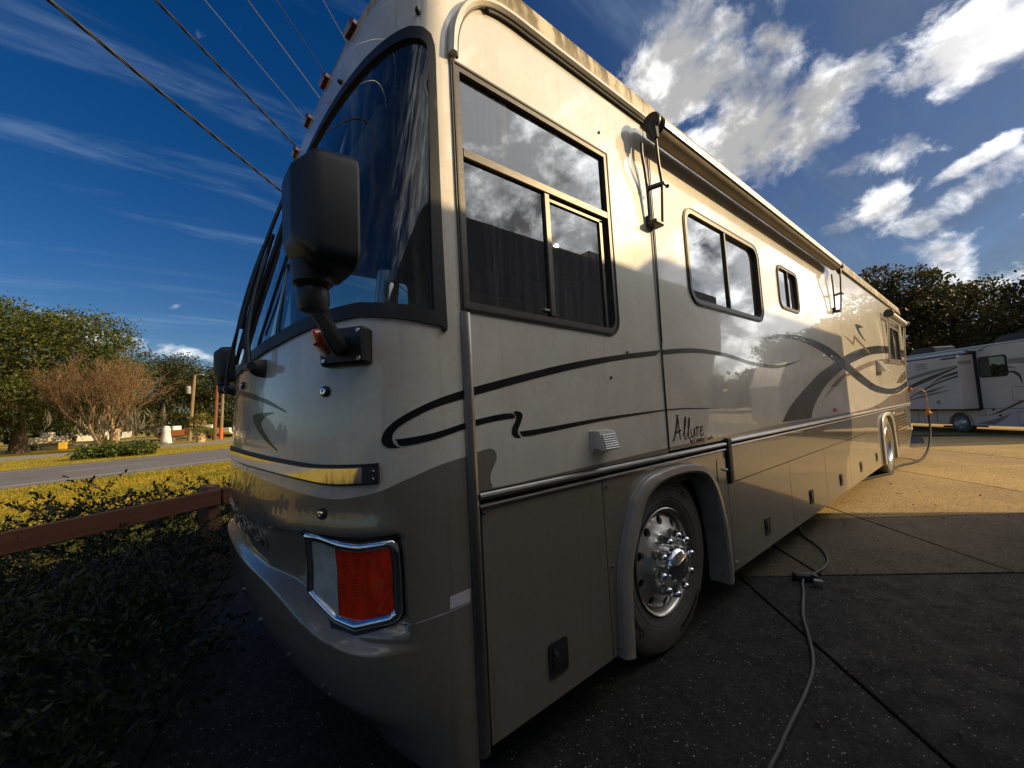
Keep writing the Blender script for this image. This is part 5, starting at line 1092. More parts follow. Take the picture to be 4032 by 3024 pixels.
# ------------------------------------------------------------------ plants
def blades(n, cen, size, aspect, rng, up=0.0, droop=0.0, dirs=None):
    """n diamond leaves at cen (n,3); returns verts, quads"""
    d = rng.normal(size=(n, 3)) if dirs is None else dirs + rng.normal(scale=0.45, size=(n, 3))
    d[:, 2] += up; d /= np.linalg.norm(d, axis=1, keepdims=True)
    r = rng.normal(size=(n, 3)); w = np.cross(d, r); w /= np.linalg.norm(w, axis=1, keepdims=True) + 1e-9
    s = (size * rng.uniform(0.6, 1.4, n))[:, None] if np.ndim(size) == 0 else size[:, None] * rng.uniform(0.6, 1.4, n)[:, None]
    v = np.stack([cen - d * s * 0.5, cen + w * s * aspect * 0.5, cen + d * s * 0.5, cen - w * s * aspect * 0.5], 1)
    if droop: v[:, :, 2] -= droop * np.linalg.norm(v - cen[:, None], axis=2) * 0.3
    return v.reshape(-1, 3), np.arange(n * 4).reshape(-1, 4)
def leaf_obj(name, cen, size, aspect, rng, m, parent=None, **kw):
    v, f = blades(len(cen), cen, size, aspect, rng, **kw)
    return link(name, np_mesh(name, v, f, 4, False, [m]), None, parent)
def crown_pts(lobes, per_m3, rng, n_total, clump=9, spread=0.45):
    """points in clumps on the outer part of ellipsoid lobes (cx,cy,cz,rx,ry,rz)"""
    vol = np.array([l[3] * l[4] + l[4] * l[5] + l[3] * l[5] for l in lobes]); pr = vol / vol.sum()
    k = n_total // clump; li = rng.choice(len(lobes), k, p=pr); L = np.array(lobes)[li]
    d = rng.normal(size=(k, 3)); d /= np.linalg.norm(d, axis=1, keepdims=True); r = rng.uniform(0.35, 1.0, k) ** 0.45
    c = L[:, :3] + d * r[:, None] * L[:, 3:6]
    p = np.repeat(c, clump, 0) + rng.normal(size=(k * clump, 3)) * spread * np.array([1, 1, 0.55])
    return p
def branch_tree(mb, base, tips, r0, rng, fork=0.35, sag=0.0):
    for t in tips:
        b = Vector(base); e = Vector(t); m1 = b.lerp(e, 0.35) + Vector((0, 0, 0.18 * (e - b).length)); m1.x += rng.normal() * 0.1 * (e - b).length; m1.y += rng.normal() * 0.1 * (e - b).length
        m2 = b.lerp(e, 0.7) + Vector((0, 0, 0.10 * (e - b).length))
        P = smooth_poly([tuple(b), tuple(m1), tuple(m2), tuple(e)], n=3); P = [Vector(p) for p in P]; n = len(P)
        mb.tube(P, [r0 * (1 - 0.8 * i / (n - 1)) for i in range(n)], 7)
def oak(name, label, cat, base, h, w, seed, leaf, n_leaf, size, lobes_n=26, trunk_r=0.45, low=0.32, group=None, moss=0, lean=(0, 0), flat=0.75):
    rng = np.random.default_rng(seed); root = empty(name, base, label, cat, group)
    bx, by, bz = base; lobes = []
    for i in range(lobes_n):
        a = rng.uniform(0, 2 * math.pi); rr = w * 0.5 * math.sqrt(rng.uniform(0.02, 1)) * 0.86
        zc = h * (low + (1 - low) * rng.uniform(0.12, 0.95)); lim = math.sqrt(max(0.05, 1 - ((zc / h - 0.55) / 0.62) ** 2)); rr *= lim
        s = w * rng.uniform(0.10, 0.19)
        lobes.append((bx + lean[0] * zc / h + rr * math.cos(a), by + lean[1] * zc / h + rr * math.sin(a), bz + min(zc, h - s * 0.6), s * 1.15, s * 1.15, s * flat))
    p = crown_pts(lobes, 0, rng, n_leaf, spread=w * 0.026)
    p = p[p[:, 2] > bz + h * low * 0.45]
    leaf_obj('crown', p, size, 0.55, rng, leaf, root)
    mb = MB(); th = h * 0.30; ln = Vector((lean[0] * 0.3, lean[1] * 0.3, 0))
    tp = Vector((bx, by, bz + th)) + ln
    mb.tube([(bx, by, bz - 0.1), (bx, by, bz + 0.3), tuple(Vector((bx, by, bz + th * 0.6)) + ln * 0.5), tuple(tp)], [trunk_r * 1.5, trunk_r * 1.05, trunk_r * 0.9, trunk_r * 0.8], 12)
    branch_tree(mb, tp, [l[:3] for l in lobes[::2]], trunk_r * 0.5, rng)
    mb.build('trunk', M['bark'], root)
    if moss: hang_moss(root, lobes, moss, rng, h)
    return root
def hang_moss(root, lobes, n, rng, h, zmin=1.6):
    L = np.array(lobes); li = rng.integers(0, len(L), n // 14); c = L[li, :3].copy(); c[:, 2] -= L[li, 5] * rng.uniform(0.3, 1.1, len(li)); c[:, :2] += rng.normal(size=(len(li), 2)) * 0.6
    p = np.repeat(c, 14, 0) + rng.normal(size=(len(li) * 14, 3)) * np.array([0.16, 0.16, 0.42]); p = p[p[:, 2] > zmin]
    d = np.tile(np.array([[0, 0, -1.6]]), (len(p), 1)); tag(leaf_obj('spanish_moss', p, 0.75, 0.12, rng, M['moss'], root, dirs=d), kind='stuff')
oak('live_oak', 'big spreading live oak at the left edge, tallest tree by the road', 'tree', (-12.6, 60.5, -0.03), 14.6, 19, 11, M['oakleaf'], 64000, 0.27, 52, 0.6, 0.14, moss=700, lean=(1.0, -1.5), group='live oaks beyond the road')
oak('live_oak', 'smaller live oak in front of the big one at the left edge', 'tree', (-19.0, 58.5, -0.03), 11.5, 14, 12, M['oakleaf'], 24000, 0.26, 26, 0.45, 0.12, group='live oaks beyond the road')
oak('live_oak', 'rounded live oak behind the utility poles beside the far black mirror', 'tree', (2.0, 82.0, -0.03), 13.2, 17, 13, M['oakleaf2'], 34000, 0.30, 34, 0.6, 0.14, moss=800, group='live oaks beyond the road')
oak('live_oak', 'dark live oak behind the bare tree, hung with grey moss', 'tree', (-9.5, 74.0, -0.03), 10.5, 15, 14, M['oakleaf2'], 12000, 0.36, 24, 0.5, 0.2, moss=700, group='live oaks beyond the road')
oak('live_oak', 'live oak half hidden behind the nose of the motorhome', 'tree', (11.5, 79.0, -0.03), 11.5, 14, 15, M['oakleaf2'], 9000, 0.4, 20, 0.5, 0.2, moss=300, group='live oaks beyond the road')
# far wood closing the view
def wood(name, label, a, b, h, n, seed, m, size=0.9):
    rng = np.random.default_rng(seed); t = rng.uniform(0, 1, n); a = np.array(a); b = np.array(b); dirn = (b - a); nrm = np.array([-dirn[1], dirn[0]]) / np.hypot(*dirn)
    hh = h * (0.62 + 0.38 * np.sin(t * 31 + 2 * np.sin(t * 13)) ** 2); c = a + t[:, None] * dirn + nrm * rng.normal(size=(n, 1)) * 3.0
    p = np.column_stack([c, hh * rng.uniform(0.02, 1, n) ** 0.7]); o = leaf_obj(name, p, size, 0.6, rng, m); return tag(o, label, 'wood', kind='stuff')
wood('distant_wood', 'dark line of far trees along the horizon beyond the road', (-110, 118), (60, 150), 9.0, 26000, 21, M['oakleaf2'], 1.1)
wood('tree_belt', 'continuous belt of trees closing the lot to the right', (62, 40), (66, -75), 5.6, 26000, 22, M['darkleaf'], 0.8)
# right-hand row of dark oaks behind the far motorhome
for (x, y, h, w, sd, lb) in ((50, 6.5, 12.6, 13, 31, 'dark oak rising just behind the tail of the cream motorhome'), (52, -2.0, 11.2, 12, 32, 'dark oak above the roof air conditioner of the far motorhome'), (49, -8.5, 8.8, 12, 33, 'dark oak at the right edge above the far motorhome'), (58, 1.5, 11, 12, 34, 'dark oak further back between the two front oaks on the right')):
    oak('dark_oak', lb, 'tree', (x, y, -0.25), h, w, sd, M['darkleaf'], 26000, 0.28, 26, 0.4, 0.10, group='oaks behind the far motorhome')
# bare crape myrtle: pale forked trunks, thousands of dry twigs
def myrtle(base, h, seed):
    rng = np.random.default_rng(seed); root = empty('bare_tree', base, 'bare brown twiggy tree with pale forked trunks beside the road', 'tree')
    tr = MB(); segs = []
    def grow(p, d, L, r, lev):
        n = 3; P = [p]; q = p.copy(); dd = d.copy()
        for i in range(n):
            dd = (dd + Vector(rng.normal(size=3) * 0.13)).normalized(); q = q + dd * (L / n); P.append(q.copy())
        if lev < 1: tr.tube(P, [r * (1 - 0.3 * i / n) for i in range(n + 1)], 7)
        else: segs.append((P, r))
        if lev >= 6: return
        k = 2 if (lev < 2 and rng.uniform() < 0.4) else 3
        for _ in range(k):
            t = rng.uniform(0.55, 1.0); o = P[-1] if t > 0.8 else P[2]
            ax = Vector(rng.normal(size=3)).normalized(); nd = (Matrix.Rotation(rng.uniform(0.32, 0.85), 3, ax) @ dd)
            nd = (nd + Vector((0, 0, 0.24 if lev < 3 else 0.08))).normalized(); grow(o, nd, L * rng.uniform(0.62, 0.86), r * 0.62, lev + 1)
    for a, tilt, off in ((0.3, 0.20, 0.25), (1.9, 0.28, 0.3), (3.2, 0.25, 0.28), (4.4, 0.32, 0.25), (5.5, 0.18, 0.3), (2.6, 0.40, 0.2), (0.9, 0.42, 0.2), (5.9, 0.40, 0.2), (3.9, 0.42, 0.2), (1.2, 0.10, 0.1)):
        d = Vector((math.cos(a) * math.sin(tilt), math.sin(a) * math.sin(tilt), math.cos(tilt))); p = Vector(base) + Vector((math.cos(a) * off, math.sin(a) * off, -0.1))
        grow(p, d, h * 0.26, 0.12, 0)
    tr.tube([Vector(base) + Vector((-0.5, 0.2, -0.1)), Vector(base) + Vector((-0.55, 0.2, 1.5))], [0.42, 0.33], 10); tr.tube([Vector(base) + Vector((0.45, -0.2, -0.1)), Vector(base) + Vector((0.55, -0.2, 1.9))], [0.42, 0.34], 10)
    tr.build('trunk', M['palebark'], root)
    v = []; f = []; 
    for P, r in segs:                                              # three-sided twigs
        r = max(r, 0.011); b = len(v)
        for i, p in enumerate(P):
            rr = r * (1 - 0.35 * i / 3)
            for k in range(3): a = 2.1 * k + i; v.append((p.x + rr * math.cos(a), p.y + rr * math.sin(a), p.z + rr * math.sin(a * 1.7) * 0.6))
        for i in range(len(P) - 1):
            for k in range(3): f.append((b + i * 3 + k, b + i * 3 + (k + 1) % 3, b + i * 3 + 3 + (k + 1) % 3, b + i * 3 + 3 + k))
    link('twigs', np_mesh('twigs', v, f, 4, False, [M['twig']]), None, root)
    lobes = [(base[0] + rng.uniform(-4.5, 4.5), base[1] + rng.uniform(-3, 3), rng.uniform(2.4, 4.0), 1, 1, 0.8) for _ in range(22)]
    hang_moss(root, lobes, 500, rng, h, zmin=0.9)
myrtle((-5.4, 51.0, -0.02), 11.2, 41)
def low_bush(name, label, base, w, h, n, seed, m):
    rng = np.random.default_rng(seed); root = empty(name, base, label, 'bush'); lob = [(base[0] + rng.uniform(-w, w) * 0.75, base[1] + rng.uniform(-w, w) * 0.35, base[2] + h * rng.uniform(0.25, 0.6), w * 0.35, w * 0.3, h * 0.45) for _ in range(12)]
    p = crown_pts(lob, 0, rng, n, spread=0.14); p = p[p[:, 2] > base[2]]; leaf_obj('foliage', p, 0.22, 0.35, rng, m, root, up=0.3)
    mb = MB(); branch_tree(mb, base, [l[:3] for l in lob[:5]], 0.05, rng); mb.build('stem', M['bark'], root)
low_bush('roadside_bush', 'low green juniper bush at the foot of the bare tree', (-3.3, 33.9, -0.02), 1.9, 0.95, 5200, 51, M['bushleaf'])
# cabbage palm
def palm(base):
    rng = np.random.default_rng(61); root = empty('cabbage_palm', base, 'small fan palm between the utility poles', 'palm'); B = Vector(base)
    mb = MB(); mb.tube([B, B + Vector((0.05, 0, 0.9)), B + Vector((0, 0, 1.9))], [0.42, 0.36, 0.30], 10)
    for k in range(70):
        a = k * 2.4; z = 0.15 + 1.75 * k / 44; p = B + Vector((0.33 * math.cos(a), 0.33 * math.sin(a), z)); mb.tube([p, p + Vector((0.22 * math.cos(a), 0.22 * math.sin(a), 0.28))], [0.07, 0.03], 4)
    mb.build('trunk', M['palebark'], root); v = []; f = []
    for k in range(34):
        a = k * 2.4 + rng.normal() * 0.2; el = R(rng.uniform(-45, 75)); d = Vector((math.cos(a) * math.cos(el), math.sin(a) * math.cos(el), math.sin(el))); c = B + Vector((0, 0, 1.95)) + d * rng.uniform(0.7, 1.0)
        sx = d.cross(Vector((0, 0, 1))).normalized(); up = sx.cross(d)
        b0 = B + Vector((0, 0, 1.9)); b = len(v); v += [tuple(b0 + sx * 0.02), tuple(b0 - sx * 0.02), tuple(c - sx * 0.015), tuple(c + sx * 0.015)]; f.append((b, b + 1, b + 2, b + 3))
        for j in range(15):
            t = R(-80 + 160 * j / 14); e = c + (d * math.cos(t) + sx * math.sin(t)) * rng.uniform(0.65, 0.95) + Vector((0, 0, -0.25 - 0.15 * rng.uniform())); md = c.lerp(e, 0.55) + up * 0.1; w = (e - c).cross(up).normalized() * 0.045
            b = len(v); v += [tuple(c), tuple(md + w), tuple(e), tuple(md - w)]; f.append((b, b + 1, b + 2, b + 3))
    link('fronds', np_mesh('fronds', v, f, 4, False, [M['palmleaf']]), None, root)
palm((1.5, 55.0, -0.02))
# junipers in the bed: arching sprays of needles, all one tangled mass
def juniper_mass():
    rng = np.random.default_rng(71); poly = np.array([(-7.5, -3.6), (-0.85, 0.10), (-0.15, 0.95), (0.08, 1.9), (0.08, 3.0), (1.1, 5.4), (0.9, 6.2), (-1.6, 4.9), (-8, 1.6)])
    c = np.column_stack([rng.uniform(-8, 1.2, 14000), rng.uniform(-3.6, 6.4, 14000)]); c = c[in_poly(c, [tuple(p) for p in poly])]
    ed = edge_dist(c, [tuple(p) for p in poly]); keep = rng.uniform(size=len(c)) < np.clip(1.25 - 0.10 * np.hypot(c[:, 0], c[:, 1] - 1), 0.25, 1); c = c[keep]; ed = ed[keep]
    hill = 0.26 + 0.42 * np.clip(ed / 0.8, 0, 1) * (0.55 + 0.45 * np.sin(c[:, 0] * 2.3 + np.sin(c[:, 1] * 1.7)) * np.cos(c[:, 1] * 1.9 + 0.6))
    back = np.clip(((c - VG) @ RN - 0.12) / 0.5, 0, 1) * np.clip((c[:, 0] + 2.2) / 1.5, 0, 1); hill = hill + 0.42 * back
    n = len(c); az = rng.uniform(0, 2 * np.pi, n); el = rng.uniform(0.1, 1.0, n); L = rng.uniform(0.26, 0.58, n)
    D = np.stack([np.cos(az) * np.cos(el), np.sin(az) * np.cos(el), np.sin(el)], 1); O = np.column_stack([c, hill * rng.uniform(0.25, 0.8, n)])
    P = []; DR = []
    for k in range(44):
        t = rng.uniform(0.1, 1.0, n); q = O + D * (L * t)[:, None]; q[:, 2] -= 0.18 * (L * t * t); side = rng.normal(size=(n, 3)); q += side * 0.022 * (1.2 - t)[:, None]
        P.append(q); DR.append(D * 1.2 + side * 0.55)
    P = np.vstack(P); DR = np.vstack(DR); k = P[:, 2] > 0.0; P = P[k]; DR = DR[k]
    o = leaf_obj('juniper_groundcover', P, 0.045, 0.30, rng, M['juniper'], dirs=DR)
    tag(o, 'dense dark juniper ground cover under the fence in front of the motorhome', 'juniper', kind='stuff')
juniper_mass()
def grass_mass():
    rng = np.random.default_rng(72); n = 90000; u = rng.uniform(-10, 16, n); w = rng.uniform(1.75, 13.3, n)
    c = VG + u[:, None] * RD + w[:, None] * RN; p = np.column_stack([c, np.full(n, 0.008)]); d = np.tile(np.array([[0, 0, 0.9]]), (n, 1))
    o = leaf_obj('grass_blades', p, 0.085, 0.20, rng, M['grassblade'], dirs=d); tag(o, 'short winter grass on the verge between fence and road', 'grass', kind='stuff')
    n = 26000; c = r0 + rng.uniform(-24, 16, n)[:, None] * RD + rng.uniform(11.0, 40, n)[:, None] * RN; p = np.column_stack([c, np.full(n, 0.01)]); d = np.tile(np.array([[0, 0, 0.9]]), (n, 1))
    k = ~((c @ RN > (np.array((-9.6, 41.9)) @ RN) - 0.3) & (c @ RN < (np.array((-12.2, 53.7)) @ RN)))
    o = leaf_obj('grass_blades', p[k], 0.12, 0.2, rng, M['grassblade'], dirs=d[k]); tag(o, 'short grass on the strip beyond the road', 'grass', kind='stuff')
grass_mass()

# ------------------------------------------------------------------ fence, timbers
def fence():
    A = Vector((-1.05, 3.54, 0)); B = Vector((0.215, 4.36, 0)); d = (B - A).normalized(); n = Vector((-d.y, d.x, 0))
    root = empty('rail_fence', B, 'low brown plank rail fence between junipers and grass verge', 'fence')
    def post(c): 
        m4 = Matrix.Translation(c) @ Matrix(((d.x, n.x, 0, 0), (d.y, n.y, 0, 0), (0, 0, 1, 0), (0, 0, 0, 1)))
        MB().bbox(-0.07, 0.07, -0.07, 0.07, -0.02, 0.80, 0.008, m4).build('fence_post', M['postwood'], root)
    def rail(t0, t1, z0, z1, off=-0.09):
        m4 = Matrix.Translation(B) @ Matrix(((d.x, n.x, 0, 0), (d.y, n.y, 0, 0), (0, 0, 1, 0), (0, 0, 0, 1)))
        MB().bbox(t0, t1, off, off + 0.045, z0, z1, 0.008, m4).build('fence_rail', M['rail'], root)
    for t in (0.02, -2.62, -5.2, 2.5): post(B + d * t)
    rail(-2.62, 0.06, 0.585, 0.755, -0.118); rail(-5.2, -2.63, 0.585, 0.755, -0.118); rail(0.10, 2.5, 0.585, 0.755)
fence()
mb = MB(); m4 = Matrix.Translation((-1.75, 1.55, 0.10)) @ Matrix.Rotation(R(14), 4, 'Z'); mb.bbox(-1.1, 0.62, -0.09, 0.09, 0, 0.20, 0.02, m4)
tag(mb.build('landscape_timber', M['timber']), 'old grey landscape timber half buried in the junipers at the left edge', 'timber')

# ------------------------------------------------------------------ cords on the lot
def cord(name, pts, r, m, label, smooth_n=6):
    o = empty(name, pts[0], label, 'cord'); P = smooth_poly(pts, n=smooth_n); MB().tube(P, r, 8).build('cable', m, o, smooth=60); return o
cp = [(6.2, 0.62, 0.014), (5.7, 0.42, 0.013), (5.29, 0.26, 0.013), (4.92, 0.13, 0.013), (4.57, -0.10, 0.013), (4.29, -0.21, 0.013), (4.05, -0.23, 0.013), (3.86, -0.205, 0.018)]
c1 = cord('long_power_cable', cp, 0.0085, M['cable'], 'thin grey power cord from under the motorhome to a plug')
c2 = cord('extension_cord', [(3.70, -0.185, 0.02), (3.60, -0.205, 0.014), (3.49, -0.24, 0.0135), (3.12, -0.33, 0.0135), (2.87, -0.42, 0.0135), (2.67, -0.49, 0.0135), (2.49, -0.53, 0.0135), (2.28, -0.55, 0.0135), (2.05, -0.56, 0.0135), (1.87, -0.57, 0.0135), (1.6, -0.60, 0.0135), (1.1, -0.8, 0.0135), (0.6, -1.3, 0.0135)], 0.0100, M['cable'], 'thicker grey extension cord crossing the joint towards the viewer')
MB().tube([(3.86, -0.205, 0.022), (3.80, -0.225, 0.030), (3.74, -0.24, 0.03)], [0.014, 0.030, 0.028], 10).build('plug', M['plastic'], c1)
MB().bbox(-0.035, 0.035, -0.07, 0.07, 0.002, 0.055, 0.012, Matrix.Translation((3.74, -0.175, 0)) @ Matrix.Rotation(R(35), 4, 'Z')).build('socket', M['plastic'], c2)
MB().bbox(-0.022, 0.022, -0.03, 0.03, 0.012, 0.05, 0.006, Matrix.Translation((3.68, -0.285, 0)) @ Matrix.Rotation(R(20), 4, 'Z')).build('socket_cap', M['rvgrey'], c2)
c3 = empty('shore_power_cord', (13.0, -0.1, 1.4), 'black cord hanging in a loop from the orange plug at the tail', 'cord')
MB().tube(smooth_poly([(12.90, 0.02, 1.46), (12.97, -0.10, 1.475), (13.05, -0.22, 1.42), (13.06, -0.26, 1.30), (13.0, -0.26, 1.02)], n=5), 0.010, 8).build('orange_lead', M['orangecable'], c3, smooth=60)
MB().bbox(12.82, 12.92, -0.06, 0.0, 1.41, 1.50, 0.01).build('orange_inlet', M['orangecable'], c3)
MB().lathe([(0.0, 0.0), (0.035, 0.0), (0.062, 0.03), (0.062, 0.05), (0.035, 0.08), (0.03, 0.16), (0.0, 0.16)], (13.0, -0.26, 0.86), (0, 0, 1), 14).build('orange_plug', M['orangecable'], c3)
MB().tube(smooth_poly([(13.0, -0.26, 0.86), (12.9, -0.27, 0.6), (12.3, -0.27, 0.25), (11.6, -0.22, 0.06), (11.0, -0.12, 0.025), (10.5, 0.0, 0.025), (9.9, 0.04, 0.022), (9.52, 0.0, 0.022), (9.1, 0.1, 0.022), (8.3, 0.3, 0.022)], n=6), 0.02, 8).build('cable', M['blackcable'], c3, smooth=60)
# overhead lines
WD = Vector((0.71, 0.70, 0)).normalized()
def wire(p, z, r, m, label, c=0.0011):
    P = [Vector((p[0], p[1], 0)) + WD * t + Vector((0, 0, z + c * (t - 6) ** 2 - 0.04)) for t in np.linspace(-30, 45, 46)]
    o = MB().tube(P, r, 6, cap=False).build('power_line', m, None, smooth=60)
    return tag(o, label, 'power line', 'overhead lines')
def twisted(p, z, r, label):
    root = empty('power_line', (p[0], p[1], z), label, 'power line', 'overhead lines')
    for ph in (0, 2.1, 4.2):
        P = []
        for t in np.linspace(-8, 14, 400):
            a = t * 7.0 + ph; P.append(Vector((p[0], p[1], z + 0.0011 * (t - 6) ** 2 - 0.04)) + WD * t + Vector((-WD.y, WD.x, 0)) * (r * math.cos(a)) + Vector((0, 0, r * math.sin(a))))
        MB().tube(P, r * 0.9, 5, cap=False).build('strand', M['wire'], root, smooth=60)
twisted((-0.2, 5.6), 6.0, 0.013, 'thick twisted black cable, lowest of the overhead lines'); twisted((0.5, 6.0), 7.0, 0.011, 'second twisted cable from the bottom of the overhead lines')
for p, z, r, m, lb in (((1.0, 6.7), 8, 0.007, 'wire_pale', 'thin pale overhead line, third from the bottom left'), ((1.3, 6.1), 8, 0.009, 'wire_pale', 'thin pale overhead line, fourth from the bottom left'), ((1.6, 5.8), 8, 0.007, 'wire', 'thin dark overhead line ending at the roof edge, fifth from the left'), ((2.0, 5.2), 8, 0.007, 'wire_pale', 'thin overhead line nearest the motorhome roof')):
    wire(p, z, r, M[m], lb)

# ------------------------------------------------------------------ utility poles and things under the far trees
def upole(base, top, r, m, label, wrap=None, trans=False):
    root = empty('utility_pole', base, label, 'utility pole', 'utility poles by the road'); b, t = Vector(base), Vector(top)
    MB().tube([b, b.lerp(t, 0.5), t], [r * 1.15, r, r * 0.8], 10).build('pole_shaft', m, root)
    if wrap: MB().tube([b, b.lerp(t, wrap)], [r * 1.22, r * 1.2], 10).build('orange_wrap', M['orange'], root)
    if trans:
        c = b.lerp(t, 0.72) + Vector((-0.45, 0.1, 0)); MB().lathe([(0, 0), (0.28, 0.0), (0.3, 0.05), (0.3, 0.85), (0.24, 0.95), (0, 0.98)], c, (0, 0, 1), 14).build('transformer', M['carsilver'], root)
        MB().tube([t, t + Vector((0.5, -0.2, 0.1)), t + Vector((0.9, -0.4, 0.02))], [0.05, 0.05, 0.12], 6).build('lamp_arm', M['carsilver'], root)
    else: MB().bbox(-0.9, 0.9, -0.06, 0.06, -0.1, 0.05, 0.01, Matrix.Translation(b.lerp(t, 0.95)) @ Matrix.Rotation(0.9, 4, 'Z')).build('crossarm', m, root)
upole((0.6, 63.5, -0.02), (1.1, 62.4, 8.2), 0.20, M['polewood'], 'leaning pale utility pole with grey transformer and lamp arm', trans=True)
upole((2.9, 59.0, -0.02), (3.25, 58.2, 8.6), 0.19, M['polewood_red'], 'reddish brown utility pole right of the palm')
upole((3.8, 63.5, -0.02), (4.05, 62.7, 7.6), 0.18, M['polewood'], 'pale utility pole with orange painted foot', wrap=0.20)
def car(loc, rot, m, label, L=4.4, h=1.45):
    root = empty('parked_car', loc, label, 'car', 'cars parked under the far trees'); T = Matrix.Translation(loc) @ Matrix.Rotation(rot, 4, 'Z')
    pr = [(-L / 2, 0.35), (-L / 2, 0.75), (-L * 0.42, 0.88), (-L * 0.30, 0.92), (-L * 0.20, h * 0.97), (L * 0.10, h), (L * 0.26, 0.95), (L * 0.46, 0.82), (L / 2, 0.62), (L / 2, 0.35)]
    MB().prism(pr, lambda u, v: T @ Vector((u, -0.85, v)), lambda u, v: T @ Vector((u, 0.85, v))).build('car_body', m, root, smooth=20)
    for sy in (-0.856, 0.856):
        MB().add([T @ Vector(p) for p in ((-L * 0.27, sy, 0.95), (-L * 0.185, sy, h * 0.92), (L * 0.09, sy, h * 0.94), (L * 0.22, sy, 0.95))], [(0, 1, 2, 3)]).build('side_glass', M['rubber'], root, smooth=0)
        for sx in (-0.3, 0.31): MB().lathe([(0.0, -0.1), (0.3, -0.1), (0.33, -0.06), (0.33, 0.06), (0.3, 0.1), (0, 0.1)], T @ Vector((sx * L, sy, 0.33)), T.to_3x3() @ Vector((0, 1, 0)), 16).build('wheel', M['tyre'], root)
def boat(loc, rot, m, label, L=5.5):
    root = empty('boat', loc, label, 'boat', 'boats stored under the far trees'); T = Matrix.Translation(loc) @ Matrix.Rotation(rot, 4, 'Z'); rows = []
    for x, w, k, z in ((-L / 2, 0.9, 0.55, 1.45), (-L * 0.2, 1.0, 0.5, 1.45), (L * 0.15, 0.95, 0.52, 1.5), (L * 0.38, 0.55, 0.7, 1.6), (L / 2, 0.03, 1.2, 1.72)):
        rows.append([T @ Vector((x, -w, z)), T @ Vector((x, -w * 0.75, k + 0.25)), T @ Vector((x, 0, k)), T @ Vector((x, w * 0.75, k + 0.25)), T @ Vector((x, w, z)), T @ Vector((x, 0, z - 0.1))])
    mb = MB().strip(rows, close=True); mb.add(rows[0], [tuple(range(6))]); mb.build('hull', m, root)
    MB().bbox(-0.5, 0.6, -0.55, 0.55, 1.4, 2.0, 0.1, T).build('console', M['white'], root); MB().bbox(-L / 2 - 0.35, -L / 2, -0.2, 0.2, 0.9, 1.95, 0.08, T).build('outboard_motor', M['plastic'], root)
    t = MB(); t.bbox(-L / 2, L / 2 + 0.9, -0.06, 0.06, 0.40, 0.5, 0.01, T); t.bbox(-0.9, -0.7, -0.95, 0.95, 0.3, 0.4, 0.02, T); t.build('trailer_frame', M['steel'], root)
    for sy in (-0.95, 0.95): MB().lathe([(0, -0.1), (0.3, -0.1), (0.3, 0.1), (0, 0.1)], T @ Vector((-0.8, sy, 0.3)), T.to_3x3() @ Vector((0, 1, 0)), 14).build('wheel', M['tyre'], root)
car((7.5, 72, -0.02), 0.4, M['carsilver'], 'silver car parked behind the orange-footed pole'); car((4.6, 73.5, -0.02), 0.5, M['white'], 'white car parked right of the palm'); car((9.8, 71.0, -0.02), 0.4, M['white'], 'white car parked nearest the motorhome nose')
boat((-7.2, 67, -0.02), 0.5, M['white'], 'white boat on a trailer behind the bare tree trunks'); boat((-12.0, 68, -0.02), 0.3, M['white'], 'white boat on a trailer left of the bare tree'); boat((-0.9, 66.5, -0.02), 0.6, M['carred'], 'dark red boat right of the pale trunks', 3.6)
boat((3.0, 69, -0.02), 2.6, M['white'], 'white boat between the palm and the oak trunk')
mb = MB(); mb.bbox(-3.5, 3.5, -2.5, 2.5, 0, 2.3, 0.03, Matrix.Translation((9.5, 80, 0)) @ Matrix.Rotation(0.45, 4, 'Z')); sh = mb.build('shed_wall', M['bark']); sh_root = empty('storage_shed', (9.5, 80, 0), 'low brown shed behind the parked cars', 'shed'); sh.parent = sh_root; sh.matrix_parent_inverse = sh_root.matrix_world.inverted()
MB().prism([(-3.8, 2.3), (3.8, 2.3), (3.8, 2.45), (0, 3.1), (-3.8, 2.45)], lambda u, v: Matrix.Translation((9.5, 80, 0)) @ Matrix.Rotation(0.45, 4, 'Z') @ Vector((u, -2.8, v)), lambda u, v: Matrix.Translation((9.5, 80, 0)) @ Matrix.Rotation(0.45, 4, 'Z') @ Vector((u, 2.8, v))).build('shed_roof', M['brownroof'], sh_root, smooth=0)
mb = MB(); mb.lathe([(0.0, 0), (0.55, 0), (0.5, 0.5), (0.38, 1.2), (0.42, 1.6), (0.3, 1.95), (0.0, 2.05)], (-1.2 + 2.6 - 2.9, 60.0, -0.02), (0, 0, 1), 14)
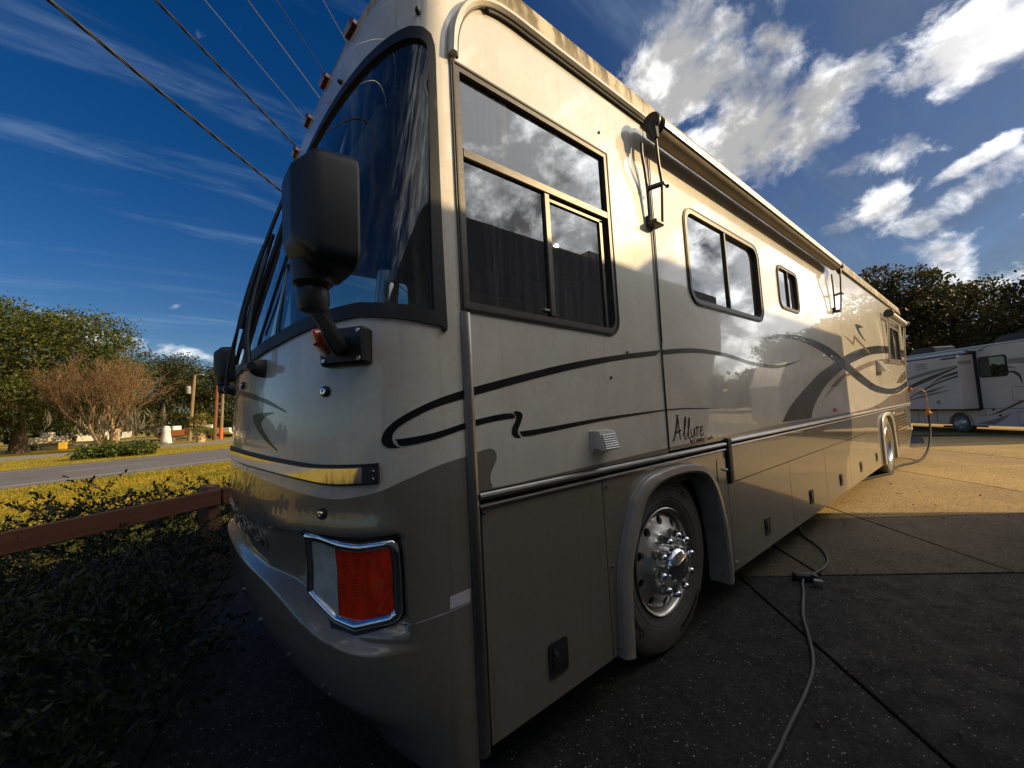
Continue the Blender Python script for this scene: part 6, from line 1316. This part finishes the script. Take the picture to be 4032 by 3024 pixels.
tag(mb.build('white_cover', M['white'], None, smooth=40), 'white upright cover standing on the grass between bare tree and pole', 'cover')
mb = MB(); mb.bbox(-7.35, -7.1, 54.4, 54.65, -0.02, 0.55, 0.02); tag(mb.build('marker_post', M['white']), 'small white marker post by the pale path', 'marker')
mb = MB(); mb.bbox(-10.5, -9.8, 63.6, 64.1, 0, 0.8, 0.08).tube([(-9.9, 63.9, 0.7), (-9.5, 63.9, 1.1)], 0.05, 6); tag(mb.build('yellow_equipment', M['yellow']), 'small yellow machine on the grass left of the bare tree', 'machine')

# loose grit and small dry leaves on the slabs
def grit():
    rng = np.random.default_rng(81); n = 900; x = rng.uniform(0.2, 9.5, n); y = rng.uniform(-1.5, 0.5, n) - np.clip(x - 5, 0, 3) * 0.1
    v = []; f = []
    for i in range(n):
        r = rng.uniform(0.0025, 0.0075); h = r * rng.uniform(0.5, 0.9); a = rng.uniform(0, 6.28); b = len(v)
        for k in range(4): t = a + k * 1.57; rr = r * rng.uniform(0.7, 1.2); v.append((x[i] + rr * math.cos(t), y[i] + rr * math.sin(t), 0.002))
        v.append((x[i], y[i], 0.0025 + h)); f += [(b, b + 1, b + 4), (b + 1, b + 2, b + 4), (b + 2, b + 3, b + 4), (b + 3, b, b + 4)]
    o = link('loose_grit', np_mesh('loose_grit', v, f, 3, False, [mat('pale_grit', (0.42, 0.38, 0.32), 0.8, var=0.6, vscale=3.0)])); tag(o, 'pale loose grit scattered over the dark slabs', 'grit', kind='stuff')
    m = 130; c = np.column_stack([rng.uniform(-0.4, 8.5, m), rng.uniform(-1.6, 0.9, m), np.full(m, 0.006)]); d = rng.normal(size=(m, 3)) * np.array([1, 1, 0.12])
    vv, ff = blades(m, c, 0.035, 0.35, rng, dirs=d); vv[:, 2] = np.clip(vv[:, 2], 0.0035, 0.02)
    o = link('fallen_leaves', np_mesh('fallen_leaves', vv, ff, 4, False, [mat('dry_leaf', (0.16, 0.10, 0.045), 0.8, var=0.5, vscale=2.0)])); tag(o, 'few small dry leaves lying on the slabs', 'leaves', kind='stuff')
grit()
